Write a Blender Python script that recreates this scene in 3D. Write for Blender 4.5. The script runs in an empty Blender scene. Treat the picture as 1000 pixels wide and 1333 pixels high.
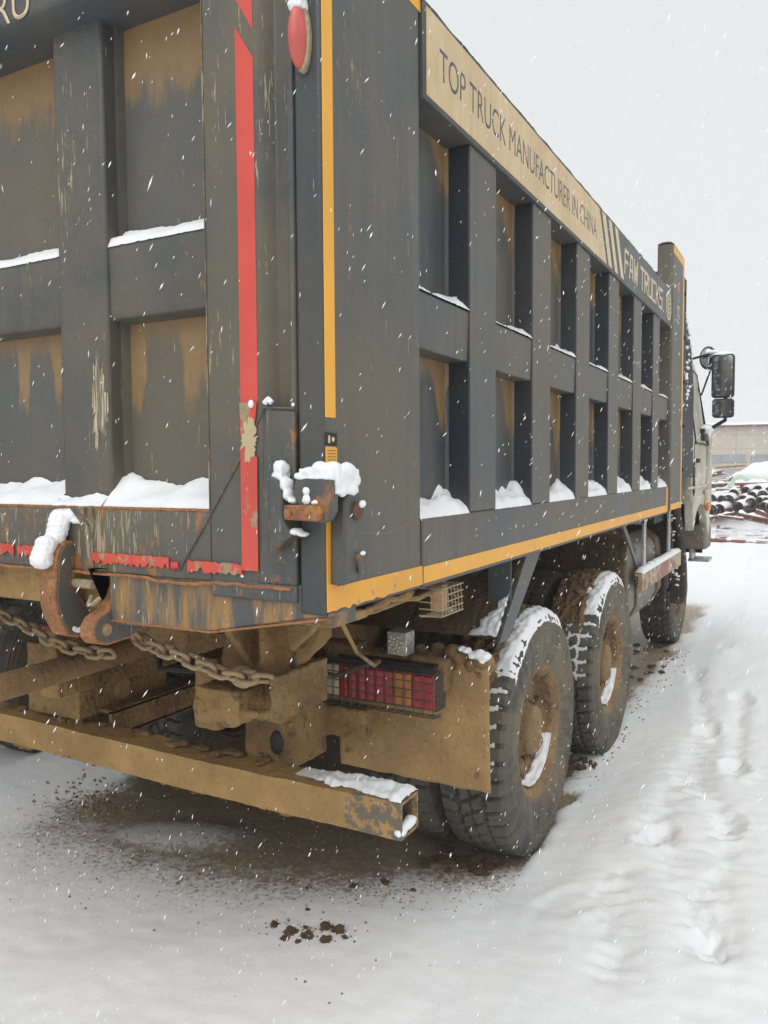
import bpy, bmesh, math, random
import numpy as np
from mathutils import Vector, Matrix, noise as mn
R = math.radians
random.seed(7)
scn = bpy.context.scene
col = scn.collection

# ------------------------------------------------------------ camera
F, CX, CY, CZ, YAW, PIT, ROL = 1032.15, 2.29918, -1.61324, 1.75971, 0.502618, 0.0545861, -0.0059963
fw = Vector((-math.sin(YAW) * math.cos(PIT), math.cos(YAW) * math.cos(PIT), -math.sin(PIT)))
rt0 = fw.cross(Vector((0, 0, 1))).normalized(); up0 = rt0.cross(fw)
rt = rt0 * math.cos(ROL) + up0 * math.sin(ROL); up = -rt0 * math.sin(ROL) + up0 * math.cos(ROL)
cam = bpy.data.cameras.new('camera'); co = bpy.data.objects.new('camera', cam); col.objects.link(co)
M = Matrix((rt, up, -fw)).transposed().to_4x4(); M.translation = Vector((CX, CY, CZ)); co.matrix_world = M
cam.sensor_fit = 'HORIZONTAL'; cam.sensor_width = 36; cam.lens = F / 1000 * 36
cam.clip_start = .02; cam.clip_end = 2000
scn.camera = co

def at(px, py, ax, val):
    d = fw + rt * ((px - 500) / F) - up * ((py - 666.5) / F)
    i = 'xyz'.index(ax); C = Vector((CX, CY, CZ))
    return C + d * ((val - C[i]) / d[i])

# ------------------------------------------------------------ world, sun, exposure
w = bpy.data.worlds.new('World'); scn.world = w; w.use_nodes = True
nt = w.node_tree; nt.nodes.clear()
sky = nt.nodes.new('ShaderNodeTexSky'); sky.sky_type = 'NISHITA'; sky.sun_disc = False
SUN_EL, SUN_AZ = R(57), R(168)
sky.sun_elevation = SUN_EL; sky.sun_rotation = SUN_AZ; sky.dust_density = 4; sky.air_density = 1.5
hs = nt.nodes.new('ShaderNodeHueSaturation'); hs.inputs['Saturation'].default_value = .12
mx = nt.nodes.new('ShaderNodeMix'); mx.data_type = 'RGBA'; mx.inputs[0].default_value = .86
mx.inputs[7].default_value = (7.2, 7.35, 7.42, 1)
bg = nt.nodes.new('ShaderNodeBackground'); bg.inputs['Strength'].default_value = .1
ow = nt.nodes.new('ShaderNodeOutputWorld')
nt.links.new(sky.outputs[0], hs.inputs['Color']); nt.links.new(hs.outputs[0], mx.inputs[6])
nt.links.new(mx.outputs[2], bg.inputs['Color']); nt.links.new(bg.outputs[0], ow.inputs['Surface'])
sl = bpy.data.lights.new('sun', 'SUN'); sl.energy = 1.1; sl.angle = R(60); sl.color = (1, .985, .96)
so = bpy.data.objects.new('sun', sl); col.objects.link(so)
sd = Vector((math.sin(SUN_AZ) * math.cos(SUN_EL), math.cos(SUN_AZ) * math.cos(SUN_EL), math.sin(SUN_EL)))
so.rotation_euler = sd.to_track_quat('Z', 'Y').to_euler()
scn.view_settings.view_transform = 'Standard'; scn.view_settings.look = 'None'
scn.view_settings.exposure = .27; scn.view_settings.gamma = 1
scn.cycles.max_bounces = 7; scn.cycles.volume_bounces = 2; scn.cycles.diffuse_bounces = 4; scn.cycles.use_denoising = True

# ------------------------------------------------------------ helpers
WL = {}
def tag(o, label=None, cat=None, group=None, kind=None):
    if label: o['label'] = label
    if cat: o['category'] = cat
    if group: o['group'] = group
    if kind: o['kind'] = kind
    return o
def place(o, parent, loc):
    loc = Vector(loc); WL[o.name] = loc
    if parent: o.parent = parent; loc = loc - WL[parent.name]
    o.location = loc; col.objects.link(o); return o
def empty(name, loc, parent=None):
    o = bpy.data.objects.new(name, None); o.empty_display_size = .2
    return place(o, parent, loc)
def cloud(size):
    k = 'clouds_%g' % size
    t = bpy.data.textures.get(k)
    if not t:
        t = bpy.data.textures.new(k, 'CLOUDS'); t.noise_scale = size; t.noise_depth = 3
    return t

class MB:
    def __init__(s): s.v = []; s.f = []; s.m = []
    def add(s, vs, fs, mi=0):
        n = len(s.v); s.v += [tuple(p) for p in vs]
        for f in fs: s.f.append([n + i for i in f]); s.m.append(mi)
        return s
    def box(s, x0, x1, y0, y1, z0, z1, mi=0):
        v = [(x, y, z) for x in (x0, x1) for y in (y0, y1) for z in (z0, z1)]
        return s.add(v, [(0, 1, 3, 2), (4, 6, 7, 5), (0, 4, 5, 1), (2, 3, 7, 6), (0, 2, 6, 4), (1, 5, 7, 3)], mi)
    def prism(s, pts, ax, a0, a1, mi=0):
        def P(p, a):
            return (a, p[0], p[1]) if ax == 'x' else (p[0], a, p[1]) if ax == 'y' else (p[0], p[1], a)
        n = len(pts)
        v = [P(p, a0) for p in pts] + [P(p, a1) for p in pts]
        return s.add(v, [list(range(n)), list(range(2 * n - 1, n - 1, -1))] + [(i, (i + 1) % n, n + (i + 1) % n, n + i) for i in range(n)], mi)
    def obox(s, a, b, wx, wz, mi=0, upv=(0, 0, 1)):
        a = Vector(a); b = Vector(b); d = (b - a).normalized(); u = Vector(upv)
        r = d.cross(u).normalized(); u = r.cross(d)
        v = [p + r * sx * wx / 2 + u * sz * wz / 2 for p in (a, b) for sx in (-1, 1) for sz in (-1, 1)]
        return s.add(v, [(0, 1, 3, 2), (4, 6, 7, 5), (0, 4, 5, 1), (2, 3, 7, 6), (0, 2, 6, 4), (1, 5, 7, 3)], mi)
    def tube(s, path, r, n=8, closed=False, mi=0):
        path = [Vector(p) for p in path]; N = len(path); vs = []; fs = []
        ref = None
        for i, p in enumerate(path):
            a = path[i - 1] if (i or closed) else p
            b = path[(i + 1) % N] if (i < N - 1 or closed) else p
            d = (b - a).normalized()
            if ref is None: ref = d.orthogonal().normalized()
            ref = (ref - d * ref.dot(d)); ref = ref.normalized() if ref.length > 1e-6 else d.orthogonal().normalized()
            q = d.cross(ref); rr = r(i / (N - 1)) if callable(r) else r
            vs += [p + (ref * math.cos(t) + q * math.sin(t)) * rr for t in [2 * math.pi * k / n for k in range(n)]]
        for i in range(N if closed else N - 1):
            for k in range(n):
                j = (i + 1) % N
                fs.append((i * n + k, i * n + (k + 1) % n, j * n + (k + 1) % n, j * n + k))
        if not closed: fs += [list(range(n))[::-1], [(N - 1) * n + k for k in range(n)]]
        return s.add(vs, fs, mi)
    def lathe(s, prof, n=48, c=(0, 0, 0), mi=0):        # prof: (r, x); axis X
        vs = []; fs = []; m = len(prof)
        for k in range(n):
            t = 2 * math.pi * k / n
            for r, x in prof: vs.append((c[0] + x, c[1] + r * math.cos(t), c[2] + r * math.sin(t)))
        for k in range(n):
            for i in range(m - 1):
                j = (k + 1) % n
                fs.append((k * m + i, k * m + i + 1, j * m + i + 1, j * m + i))
        return s.add(vs, fs, mi)
    def ell(s, c, rad, n=14, mi=0, jit=0, seed=0):
        vs = []; fs = []; m = n // 2 + 1
        for i in range(m):
            a = math.pi * i / (m - 1)
            for k in range(n):
                t = 2 * math.pi * k / n
                d = Vector((math.sin(a) * math.cos(t), math.sin(a) * math.sin(t), math.cos(a)))
                q = 1 + jit * mn.noise(d * 1.7 + Vector((seed * 3.1, seed * 1.7, seed)))
                vs.append((c[0] + d.x * rad[0] * q, c[1] + d.y * rad[1] * q, c[2] + d.z * rad[2] * q))
        for i in range(m - 1):
            for k in range(n):
                fs.append((i * n + k, i * n + (k + 1) % n, (i + 1) * n + (k + 1) % n, (i + 1) * n + k))
        return s.add(vs, fs, mi)
    def grid(s, fun, nu, nv, mi=0):
        vs = [fun(i / nu, j / nv) for i in range(nu + 1) for j in range(nv + 1)]
        fs = [(i * (nv + 1) + j, (i + 1) * (nv + 1) + j, (i + 1) * (nv + 1) + j + 1, i * (nv + 1) + j + 1) for i in range(nu) for j in range(nv)]
        return s.add(vs, fs, mi)
    def mesh(s, name, mats, smooth=35, weld=True):
        bm = bmesh.new(); bv = [bm.verts.new(p) for p in s.v]
        for f, mi in zip(s.f, s.m):
            try:
                g = bm.faces.new([bv[i] for i in f]); g.material_index = mi
            except ValueError: pass
        if weld: bmesh.ops.remove_doubles(bm, verts=bm.verts, dist=1e-5)
        bmesh.ops.recalc_face_normals(bm, faces=bm.faces)
        me = bpy.data.meshes.new(name); bm.to_mesh(me); bm.free()
        for m in (mats if isinstance(mats, (list, tuple)) else [mats]): me.materials.append(m)
        me.polygons.foreach_set('use_smooth', [True] * len(me.polygons))
        if smooth < 180: me.set_sharp_from_angle(angle=R(smooth))
        return me
    def build(s, name, mats, parent=None, loc=(0, 0, 0), bevel=0, smooth=35, remesh=0, sm=0, disp=None, weld=True):
        if remesh: smooth = 180
        o = bpy.data.objects.new(name, s.mesh(name, mats, smooth, weld))
        place(o, parent, loc)
        if bevel:
            b = o.modifiers.new('bevel', 'BEVEL'); b.width = bevel; b.segments = 2; b.limit_method = 'ANGLE'; b.angle_limit = R(40)
        if remesh:
            b = o.modifiers.new('remesh', 'REMESH'); b.mode = 'VOXEL'; b.voxel_size = remesh; b.use_smooth_shade = True
        if sm:
            b = o.modifiers.new('smooth', 'SMOOTH'); b.iterations = sm; b.factor = .6
        for st, sz in (disp or []):
            b = o.modifiers.new('displace', 'DISPLACE'); b.texture = cloud(sz); b.strength = st; b.mid_level = .5
        return o

# ------------------------------------------------------------ materials
class NT:
    def __init__(s, name, rough=.6, coords='Object'):
        s.mat = bpy.data.materials.new(name); s.mat.use_nodes = True
        s.t = s.mat.node_tree; s.t.nodes.clear()
        s.out = s.n('ShaderNodeOutputMaterial'); s.b = s.n('ShaderNodeBsdfPrincipled')
        s.l(s.b.outputs[0], s.out.inputs['Surface']); s.b.inputs['Roughness'].default_value = rough
        s.co = s.n('ShaderNodeTexCoord').outputs[coords]
    def n(s, k): return s.t.nodes.new(k)
    def l(s, a, b): s.t.links.new(a, b)
    def set(s, inp, v):
        if hasattr(v, 'is_output'): s.l(v, inp)
        else:
            if isinstance(v, tuple) and len(v) == 3 and inp.type == 'RGBA': v = v + (1,)
            inp.default_value = v
    def vec(s, sc=(1, 1, 1), rot=(0, 0, 0), loc=(0, 0, 0), src=None):
        m = s.n('ShaderNodeMapping'); s.l(src or s.co, m.inputs[0])
        m.inputs['Scale'].default_value = sc; m.inputs['Rotation'].default_value = rot; m.inputs['Location'].default_value = loc
        return m.outputs[0]
    def noise(s, scale, detail=4, rough=.55, v=None, dist=0, o=0):
        m = s.n('ShaderNodeTexNoise'); s.l(v or s.co, m.inputs['Vector']); m.inputs['Scale'].default_value = scale
        m.inputs['Detail'].default_value = detail; m.inputs['Roughness'].default_value = rough; m.inputs['Distortion'].default_value = dist
        return m.outputs[o]
    def vor(s, scale, v=None, feat='F1'):
        m = s.n('ShaderNodeTexVoronoi'); m.feature = feat; s.l(v or s.co, m.inputs['Vector']); m.inputs['Scale'].default_value = scale
        return m.outputs[0]
    def m(s, op, a, b=0., c=None, clamp=False):
        m = s.n('ShaderNodeMath'); m.operation = op; m.use_clamp = clamp; s.set(m.inputs[0], a); s.set(m.inputs[1], b)
        if c is not None: s.set(m.inputs[2], c)
        return m.outputs[0]
    def step(s, v, a, b, o0=0., o1=1.):
        m = s.n('ShaderNodeMapRange'); m.interpolation_type = 'SMOOTHSTEP'; s.set(m.inputs[0], v)
        for i, q in ((1, a), (2, b), (3, o0), (4, o1)): s.set(m.inputs[i], q)
        return m.outputs[0]
    def mix(s, f, a, b):
        m = s.n('ShaderNodeMix'); m.data_type = 'RGBA'; s.set(m.inputs[0], f); s.set(m.inputs[6], a); s.set(m.inputs[7], b)
        return m.outputs[2]
    def sep(s):
        m = s.n('ShaderNodeSeparateXYZ'); s.l(s.co, m.inputs[0]); return m.outputs
    def bump(s, h, st=.3, d=.01):
        m = s.n('ShaderNodeBump'); m.inputs['Strength'].default_value = st; m.inputs['Distance'].default_value = d; s.l(h, m.inputs['Height'])
        s.l(m.outputs[0], s.b.inputs['Normal'])
    def done(s, colr, rough=None):
        s.set(s.b.inputs['Base Color'], colr)
        if rough is not None: s.set(s.b.inputs['Roughness'], rough)
        return s.mat

MUD = (.35, .215, .08); MUD2 = (.155, .092, .038)
SLATE = (.044, .056, .069); DUST = (.128, .112, .076); RUST = (.27, .09, .025); TAN = (.5, .38, .2)

def paint(name, base=SLATE, dust=.6, rust=.1, scr=.15, mudtop=None, navy=0., yellow=0., dust_shade_axis=None, dust_shade_keep=.12):
    k = NT(name)
    n1 = k.noise(1.3, 6, .6); st = k.noise(1, 5, .6, v=k.vec((22, 22, 1.3)))
    nb = k.noise(.9, 2, .5, v=k.vec(loc=(7, 3, 5))); st = k.m('ADD', .5, k.m('MULTIPLY', k.m('SUBTRACT', st, .5), k.step(nb, .4, .62)))
    d = k.m('ADD', k.m('MULTIPLY', n1, .95), k.m('ADD', k.m('MULTIPLY', st, .38), k.m('MULTIPLY', k.noise(7, 5, .7), .22)))
    f = k.step(d, .58, .92, max(0, dust - .5), min(1, dust + .4))
    if dust_shade_axis:        # faces turned along this axis: less dust, and shade painted in as dark navy
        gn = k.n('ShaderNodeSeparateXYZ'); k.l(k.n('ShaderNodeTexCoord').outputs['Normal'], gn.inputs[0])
        keep = k.step(k.m('ABSOLUTE', gn.outputs[dust_shade_axis]), .45, .8, 1., dust_shade_keep)
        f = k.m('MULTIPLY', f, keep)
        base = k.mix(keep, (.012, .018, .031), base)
    c = k.mix(f, base, DUST)
    c = k.mix(k.m('MULTIPLY', k.step(k.noise(2.3, 5, .65, v=k.vec(loc=(4, 4, 4))), .45, .7), .3), c, k.mix(.5, c, (.05, .06, .075)))
    fine = k.noise(160, 2, .6)
    c = k.mix(k.m('MULTIPLY', k.step(fine, .35, .7), .35), c, k.mix(.5, c, (.05, .045, .035)))
    if mudtop:
        x, y, z = k.sep()
        for (zt, amp, colm) in mudtop:
            ragged = k.noise(1, 4, .7, v=k.vec((9, 9, 2.2))); fr = k.noise(70, 2, .7, v=k.vec((1, 1, .35)))
            hgt = k.m('MULTIPLY', k.m('ADD', k.m('ADD', .5, k.m('MULTIPLY', k.step(ragged, .3, .72), .45)), k.m('MULTIPLY', fr, .3)), amp)
            if colm == 'bay':      # splash columns in the corner before each rib
                ph = k.m('FRACT', k.m('DIVIDE', k.m('SUBTRACT', k.m('ADD', y, k.m('MULTIPLY', k.noise(6, 2), .06)), .27), .67))
                hgt = k.m('MULTIPLY', hgt, k.m('ADD', k.m('MULTIPLY', k.step(ph, .78, .95), .8), k.m('MULTIPLY', k.step(k.noise(.8, 1, v=k.vec(loc=(2, 8, 0))), .4, .6), .45)))
            elif colm:
                wob = k.m('ADD', x, k.m('MULTIPLY', k.m('SUBTRACT', k.noise(9, 3), .5), .05)); acc = .22
                for cx_, w_ in colm: acc = k.m('MAXIMUM', acc, k.step(k.m('ABSOLUTE', k.m('SUBTRACT', wob, cx_)), w_ * .5, w_ * 1.2, 1., 0.))
                hgt = k.m('MULTIPLY', hgt, acc)
            dd = k.m('SUBTRACT', zt, z)
            msk = k.step(k.m('SUBTRACT', hgt, dd), -.045, .06); msk = k.m('MULTIPLY', msk, k.step(k.noise(130, 3, .7), .28, .48, .55, 1.))
            msk = k.m('MULTIPLY', msk, k.step(dd, -.02, -.005))
            c = k.mix(k.m('MULTIPLY', msk, .9), c, k.mix(k.noise(25, 4), (.33, .20, .082), (.22, .13, .052)))
    if yellow:
        x, y, z = k.sep()
        ys = k.noise(1, 4, .65, v=k.vec((12, 12, 2)))
        c = k.mix(k.m('MULTIPLY', k.step(ys, .42, .62), yellow), c, k.mix(k.noise(20, 4), (.40, .20, .045), (.30, .17, .06)))
    # scratches, two directions of short tan chips
    if scr:
        a = k.noise(1, 3, .75, v=k.vec((95, 95, 9), (0, R(14), 0)))
        b = k.noise(1, 3, .75, v=k.vec((60, 60, 5), (R(-10), R(-22), 0), (3, 1, 7)))
        big = k.noise(3.2, 3, .6, v=k.vec((1, 1, .6), loc=(5, 2, 1)))
        th = k.step(big, .35, .8, .80 - scr * .35, .66 - scr * .4)
        ma = k.m('MAXIMUM', k.step(k.m('SUBTRACT', a, th), 0, .03), k.step(k.m('SUBTRACT', b, th), .01, .04))
        c = k.mix(k.m('MULTIPLY', ma, .8), c, k.mix(k.noise(40, 2), TAN, (.28, .24, .17)))
    if rust:
        r1 = k.noise(14, 6, .7, v=k.vec((1, 1, .45), loc=(9, 4, 2)))
        r0 = .74 - rust * .3
        c = k.mix(k.m('MULTIPLY', k.step(r1, r0, r0 + .06), .85), c, k.mix(k.noise(60, 2), RUST, (.36, .17, .05)))
    c = k.mix(k.m('MULTIPLY', k.step(k.noise(330, 1, .5), .66, .74), .5), c, (.34, .29, .2))
    k.bump(k.m('ADD', k.m('MULTIPLY', k.noise(2.6, 1, .4), 3.), k.m('ADD', k.m('MULTIPLY', n1, .5), k.m('ADD', k.m('MULTIPLY', st, .25), k.m('MULTIPLY', fine, .15)))), .4, .005)
    return k.done(c, k.step(n1, .3, .7, .42, .62))

def mudmat(name, a=MUD, b=MUD2, dark=(.075, .06, .045), dk=.25, bs=1.0, scr=0):
    k = NT(name, .85)
    n1 = k.noise(4, 6, .6); n2 = k.noise(45, 4, .65); n3 = k.noise(16, 5, .6)
    c = k.mix(k.step(n1, .3, .7), a, b)
    c = k.mix(k.m('MULTIPLY', k.step(n2, .5, .72), .45), c, tuple(q * .5 for q in a))
    if dk: c = k.mix(k.m('MULTIPLY', k.step(n3, .66 - dk * .3, .74 - dk * .3), .7), c, dark)
    if scr:
        s_ = k.noise(1, 3, .7, v=k.vec((70, 70, 8)))
        c = k.mix(k.step(s_, .66, .7), c, (.42, .31, .17))
    vv = k.vor(38)
    k.bump(k.m('ADD', k.m('MULTIPLY', n2, .8), k.m('ADD', k.m('MULTIPLY', n3, 1.0), k.m('MULTIPLY', vv, -.35))), .85 * bs, .020)
    return k.done(c)

M_paint = paint('slate_dusty_paint', dust=.72, rust=.04, scr=.1)
M_post = paint('corner_post_paint', dust=.72, rust=.3, scr=.16, dust_shade_axis=1, dust_shade_keep=.5)
M_frame = paint('slate_dusty_frame_paint', dust=.6, rust=.34, scr=.16)
M_blue = paint('slate_clean_paint', base=(.05, .062, .078), dust=.18, rust=.03, scr=.08)
M_side = paint('side_panel_paint', base=(.05, .062, .075), dust=.5, rust=.05, scr=.05, mudtop=[(2.85, .20, 'bay'), (2.125, .30, 'bay')])
M_rib = paint('side_rib_paint', dust=.72, rust=.02, scr=.08, dust_shade_axis=1)
M_tpost = paint('tail_post_paint', dust=.5, rust=.12, scr=.22, dust_shade_axis=0)
M_tpan = paint('tail_panel_paint', base=(.075, .086, .094), dust=.66, rust=.1, scr=.14, mudtop=[(3.06, .24, None), (2.20, .27, ((.505, .05), (.745, .07), (.19, .06), (.0, .04), (-.19, .05), (-.7, .06)))])
M_low = paint('slate_scraped_paint', dust=.72, rust=.62, scr=.38)
M_cpat = paint('corner_worn_paint', dust=.5, rust=.62, scr=.34)
M_hook = paint('hook_dark_paint', base=(.06, .068, .075), dust=.25, rust=.55, scr=.15)
M_sill = paint('sill_muddy_paint', dust=.8, rust=.3, scr=.4, yellow=.9)
M_mud = mudmat('tan_mud'); M_mudl = mudmat('beam_tan_mud', a=(.44, .27, .10), b=(.28, .17, .065), dk=.1, scr=1)
M_mudd = mudmat('dark_brown_mud', a=(.17, .11, .055), b=(.09, .06, .032), dk=.4)
M_under = mudmat('dark_underbody', a=(.07, .055, .04), b=(.03, .028, .026), dk=.3)
M_clod = mudmat('brown_earth', a=(.29, .185, .095), b=(.18, .11, .055), dk=.12)
M_flap = mudmat('flap_tan_mud', a=(.43, .27, .11), b=(.31, .19, .078), dk=.06, bs=.55, scr=1)
def rustmat(name, c1, c2, c3):
    k = NT(name, .8); n = k.noise(20, 6, .65); n2 = k.noise(90, 3)
    k.bump(k.m('ADD', n, n2), .4, .004)
    return k.done(k.mix(k.step(n2, .45, .65), k.mix(k.step(n, .35, .65), c1, c2), k.mix(.5, c3, c2)))
M_rust = rustmat('orange_rust', (.40, .17, .055), (.26, .115, .05), (.13, .08, .05))
M_rustd = rustmat('dark_rust', (.14, .07, .04), (.08, .05, .035), (.2, .09, .04))
M_pipe = rustmat('pipe_dark_rust', (.10, .06, .05), (.06, .045, .04), (.2, .09, .06))
M_beam = rustmat('scrap_red_rust', (.30, .12, .08), (.2, .09, .06), (.12, .07, .05))

def tape(name, c1, chips=.3, dirt=.15, under=(.12, .12, .1), lo=None):
    k = NT(name, .45); n = k.noise(11, 6, .7, v=k.vec((1, 1, .6))); n2 = k.noise(3, 4); n3 = k.noise(1, 3, .8, v=k.vec((80, 80, 10), (0, R(15), 0)))
    c = k.mix(k.m('MULTIPLY', k.step(n2, .35, .75), dirt), c1, tuple(q * .55 for q in c1))
    c = k.mix(k.m('MULTIPLY', k.step(k.noise(220, 2), .58, .75), .25), c, (.1, .08, .05))
    th = .80 - chips * .35
    if lo:
        x, y, z = k.sep()
        th = k.step(z, lo[0], lo[1], lo[2], th)
        mk = k.step(k.m('SUBTRACT', n, th), 0, .02)
    else: mk = k.step(n, th, th + .02)
    c = k.mix(mk, c, k.mix(k.noise(30, 3), under, TAN))
    c = k.mix(k.m('MULTIPLY', k.step(n3, .74 - chips * .1, .78), .7), c, (.45, .3, .15))
    k.bump(n, .15, .002)
    return k.done(c)
M_yel = tape('yellow_tape', (.82, .40, .035), chips=.1, dirt=.25)
M_yelc = tape('yellow_tape_chipped', (.80, .38, .035), chips=.55, dirt=.4)
M_red = tape('red_tape', (.64, .075, .055), chips=.42, dirt=.45)
M_redc = tape('red_tape_torn', (.60, .075, .05), chips=.72, dirt=.5, under=(.12, .10, .075))
def plain(name, c, r=.5, metal=0, n=.12, sc=30, bump=0.):
    k = NT(name, r); k.b.inputs['Metallic'].default_value = metal
    q = k.noise(sc, 4, .6)
    if bump: k.bump(q, bump, .004)
    return k.done(k.mix(k.step(q, .3, .7), c, tuple(v * (1 - n * 2) for v in c)))
def tanpanel():
    k = NT('tan_band_film', .5)
    n = k.noise(3, 6, .7, v=k.vec((1, 1, .5))); n2 = k.noise(1, 4, .7, v=k.vec((30, 30, 3))); n3 = k.noise(120, 3, .7)
    c = k.mix(k.step(n, .3, .72), (.66, .52, .32), (.52, .37, .19))
    c = k.mix(k.m('MULTIPLY', k.step(n2, .45, .7), .5), c, (.48, .33, .16))
    c = k.mix(k.m('MULTIPLY', k.step(n3, .58, .7), .4), c, (.34, .24, .13))
    return k.done(c)
M_tan = tanpanel(); M_let = plain('beige_lettering', (.68, .57, .38), .5, n=.1)
M_letd = plain('dark_lettering', (.10, .10, .11), .5, n=.2, sc=60)
M_blk = plain('black_rubber', (.011, .012, .014), .6, n=.2)
M_glass = plain('dark_glass', (.03, .036, .042), .12, n=.1)
M_mirror = plain('mirror_glass', (.42, .45, .48), .08, metal=1, n=.02)
M_cream = paint('cream_cab_paint', base=(.74, .69, .55), dust=.12, rust=.0, scr=.02)
M_silver = plain('dull_silver', (.5, .49, .46), .4, metal=.3, n=.25, sc=60)
M_wire = plain('dark_cage_wire', (.07, .06, .05), .5, n=.2)
M_wirel = plain('pale_cage_wire', (.42, .34, .22), .6, n=.2, sc=80)
M_lred = plain('red_lens', (.42, .018, .022), .22, n=.22, sc=22); M_lor = plain('orange_lens', (.50, .17, .02), .25, n=.2, sc=22)
M_lwh = plain('clear_lens', (.62, .53, .38), .25, n=.15, sc=22); M_lpk = plain('dusty_red_lens', (.62, .12, .10), .38, n=.12, sc=9)
M_lpk2 = plain('side_lamp_orange', (.62, .36, .18), .4, n=.15)
def snowmat(name, c=(.86, .87, .885), b=.35):
    k = NT(name, .55); n = k.noise(55, 5, .65); n2 = k.noise(320, 2, .6); n3 = k.noise(9, 4)
    k.bump(k.m('ADD', k.m('MULTIPLY', n, 1.), k.m('ADD', k.m('MULTIPLY', n2, .35), n3)), b, .006)
    return k.done(k.mix(k.step(n3, .3, .7), c, tuple(q * .97 for q in c)))
M_snow = snowmat('snow')
def tyremat():
    k = NT('dusty_tyre_rubber', .75)
    gx = k.n('ShaderNodeSeparateXYZ'); k.l(k.co, gx.inputs[0]); x, y, z = gx.outputs
    rr = k.m('SQRT', k.m('ADD', k.m('MULTIPLY', y, y), k.m('MULTIPLY', z, z)))
    n = k.noise(5, 6, .65); n2 = k.noise(60, 4, .6)
    d = k.m('ADD', k.m('MULTIPLY', n, .8), k.m('MULTIPLY', k.noise(2, 3), .4))
    cb = k.n('ShaderNodeCombineXYZ'); k.l(k.m('MULTIPLY', k.m('ARCTAN2', y, z), 5.), cb.inputs[0]); k.l(k.m('MULTIPLY', rr, 3.), cb.inputs[1]); k.l(k.m('MULTIPLY', x, 2.), cb.inputs[2])
    d = k.m('ADD', k.m('MULTIPLY', d, .55), k.m('MULTIPLY', k.noise(2.2, 6, .65, v=cb.outputs[0]), .5))
    sw = k.step(rr, .42, .535, 1., .55)
    c = k.mix(k.m('MULTIPLY', k.step(d, .42, .68), sw), (.040, .047, .046), (.17, .14, .09))
    c = k.mix(k.step(rr, .295, .335, .8, 0.), c, (.22, .15, .08))
    c = k.mix(k.m('MULTIPLY', k.step(n2, .5, .7), .35), c, (.03, .03, .03))
    k.bump(k.m('ADD', n2, n), .35, .004)
    return k.done(c)
M_tyre = tyremat()
def chains(): return mudmat('dusty_chain_steel', a=(.42, .31, .18), b=(.28, .19, .10), dk=.1, bs=.5)
M_chain = chains()

# ------------------------------------------------------------ ground: one sheet
def axis_pts(lo, hi, step, far0, far1, g=1.09):
    a = list(np.arange(lo, hi + 1e-6, step)); s = step; p = a[-1]
    while p < far1: s *= g; p += s; a.append(p)
    s = step; p = a[0]; b = []
    while p > far0: s *= g; p -= s; b.append(p)
    return np.array(b[::-1] + a)
gx = axis_pts(-1.6, 2.9, .022, -150, 150, 1.1); gy = axis_pts(-.3, 3.6, .022, -50, 270, 1.055)
def sst(a, b, x):
    t = np.clip((x - a) / (b - a), 0, 1); return t * t * (3 - 2 * t)
def cover_at(x, y):
    yb = np.interp(x, [-1.4, -1., -.4, 0, .5, .9, 1.15, 1.3], [1.3, .78, .62, .72, .92, 1.2, 1.36, 1.6])
    n = mn.noise(Vector((x * 1.6, y * 1.6, 3))) * .16 + mn.noise(Vector((x * 6, y * 6, 1))) * .05
    d1 = y - yb + n                      # >0: bare
    d2 = (x + 1.28 + n * 1.2)
    d3 = (1.2 - x + .04 * mn.noise(Vector((x * 5, y * 5, 9))))
    if y > 4.2: d3 += .25 * mn.noise(Vector((x * 2, y * 1.2, 5))) + .05
    d4 = 9 - y
    a = 1 - float(sst(-.42, .85, d1)); b = 1 - float(sst(-.1, .34, d2)); c = 1 - float(sst(-.02, .06, d3)); e = 1 - float(sst(-.5, .5, d4))
    c = max(c, (1 - float(sst(-.05, .22, 1.16 - x + .12 * mn.noise(Vector((x * 4, y * 3, 2)))))) if y > 2.55 else 0)
    cv = max(a, b, c, e)
    ice = math.exp(-(((x + .42) / .34) ** 2 + ((y - 1.19 - (x + .42) * .35) / .17) ** 2) ** 1.6)
    return max(cv, .74 * ice), ice
# boot prints: (x, y, length, width, heading deg, depth)
prints = [(1.43, 5.30, .3, .13, 10, .03), (1.84, 4.57, .3, .14, 25, .04), (1.70, 3.76, .3, .14, -5, .04), (1.92, 3.08, .32, .14, 5, .045),
          (1.68, 2.10, .28, .11, -20, .034), (2.0, 1.28, .27, .10, 12, .036), (1.96, 2.3, .26, .13, 4, .022), (1.55, 6.4, .3, .14, 0, .03),
          (1.9, 7.2, .3, .14, 10, .03), (1.5, 8.1, .3, .14, -10, .03), (1.48, 1.42, .36, .2, -40, .014), (1.0, 9.4, .5, .3, 30, .03), (1.8, 9.0, .5, .25, 60, .025), (2.25, 3.7, .3, .13, 15, .02)]
trails = [((1.93, 3.1), (1.84, 4.5), .05), ((2.0, 1.3), (1.70, 2.1), .08), ((1.70, 3.76), (1.43, 5.3), .05), ((1.68, 2.10), (1.72, 3.7), .09), ((2.0, 1.3), (1.95, 2.4), .09), ((1.72, 1.0), (1.60, 1.7), .10), ((1.95, 2.3), (1.75, 2.9), .06)]
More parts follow.
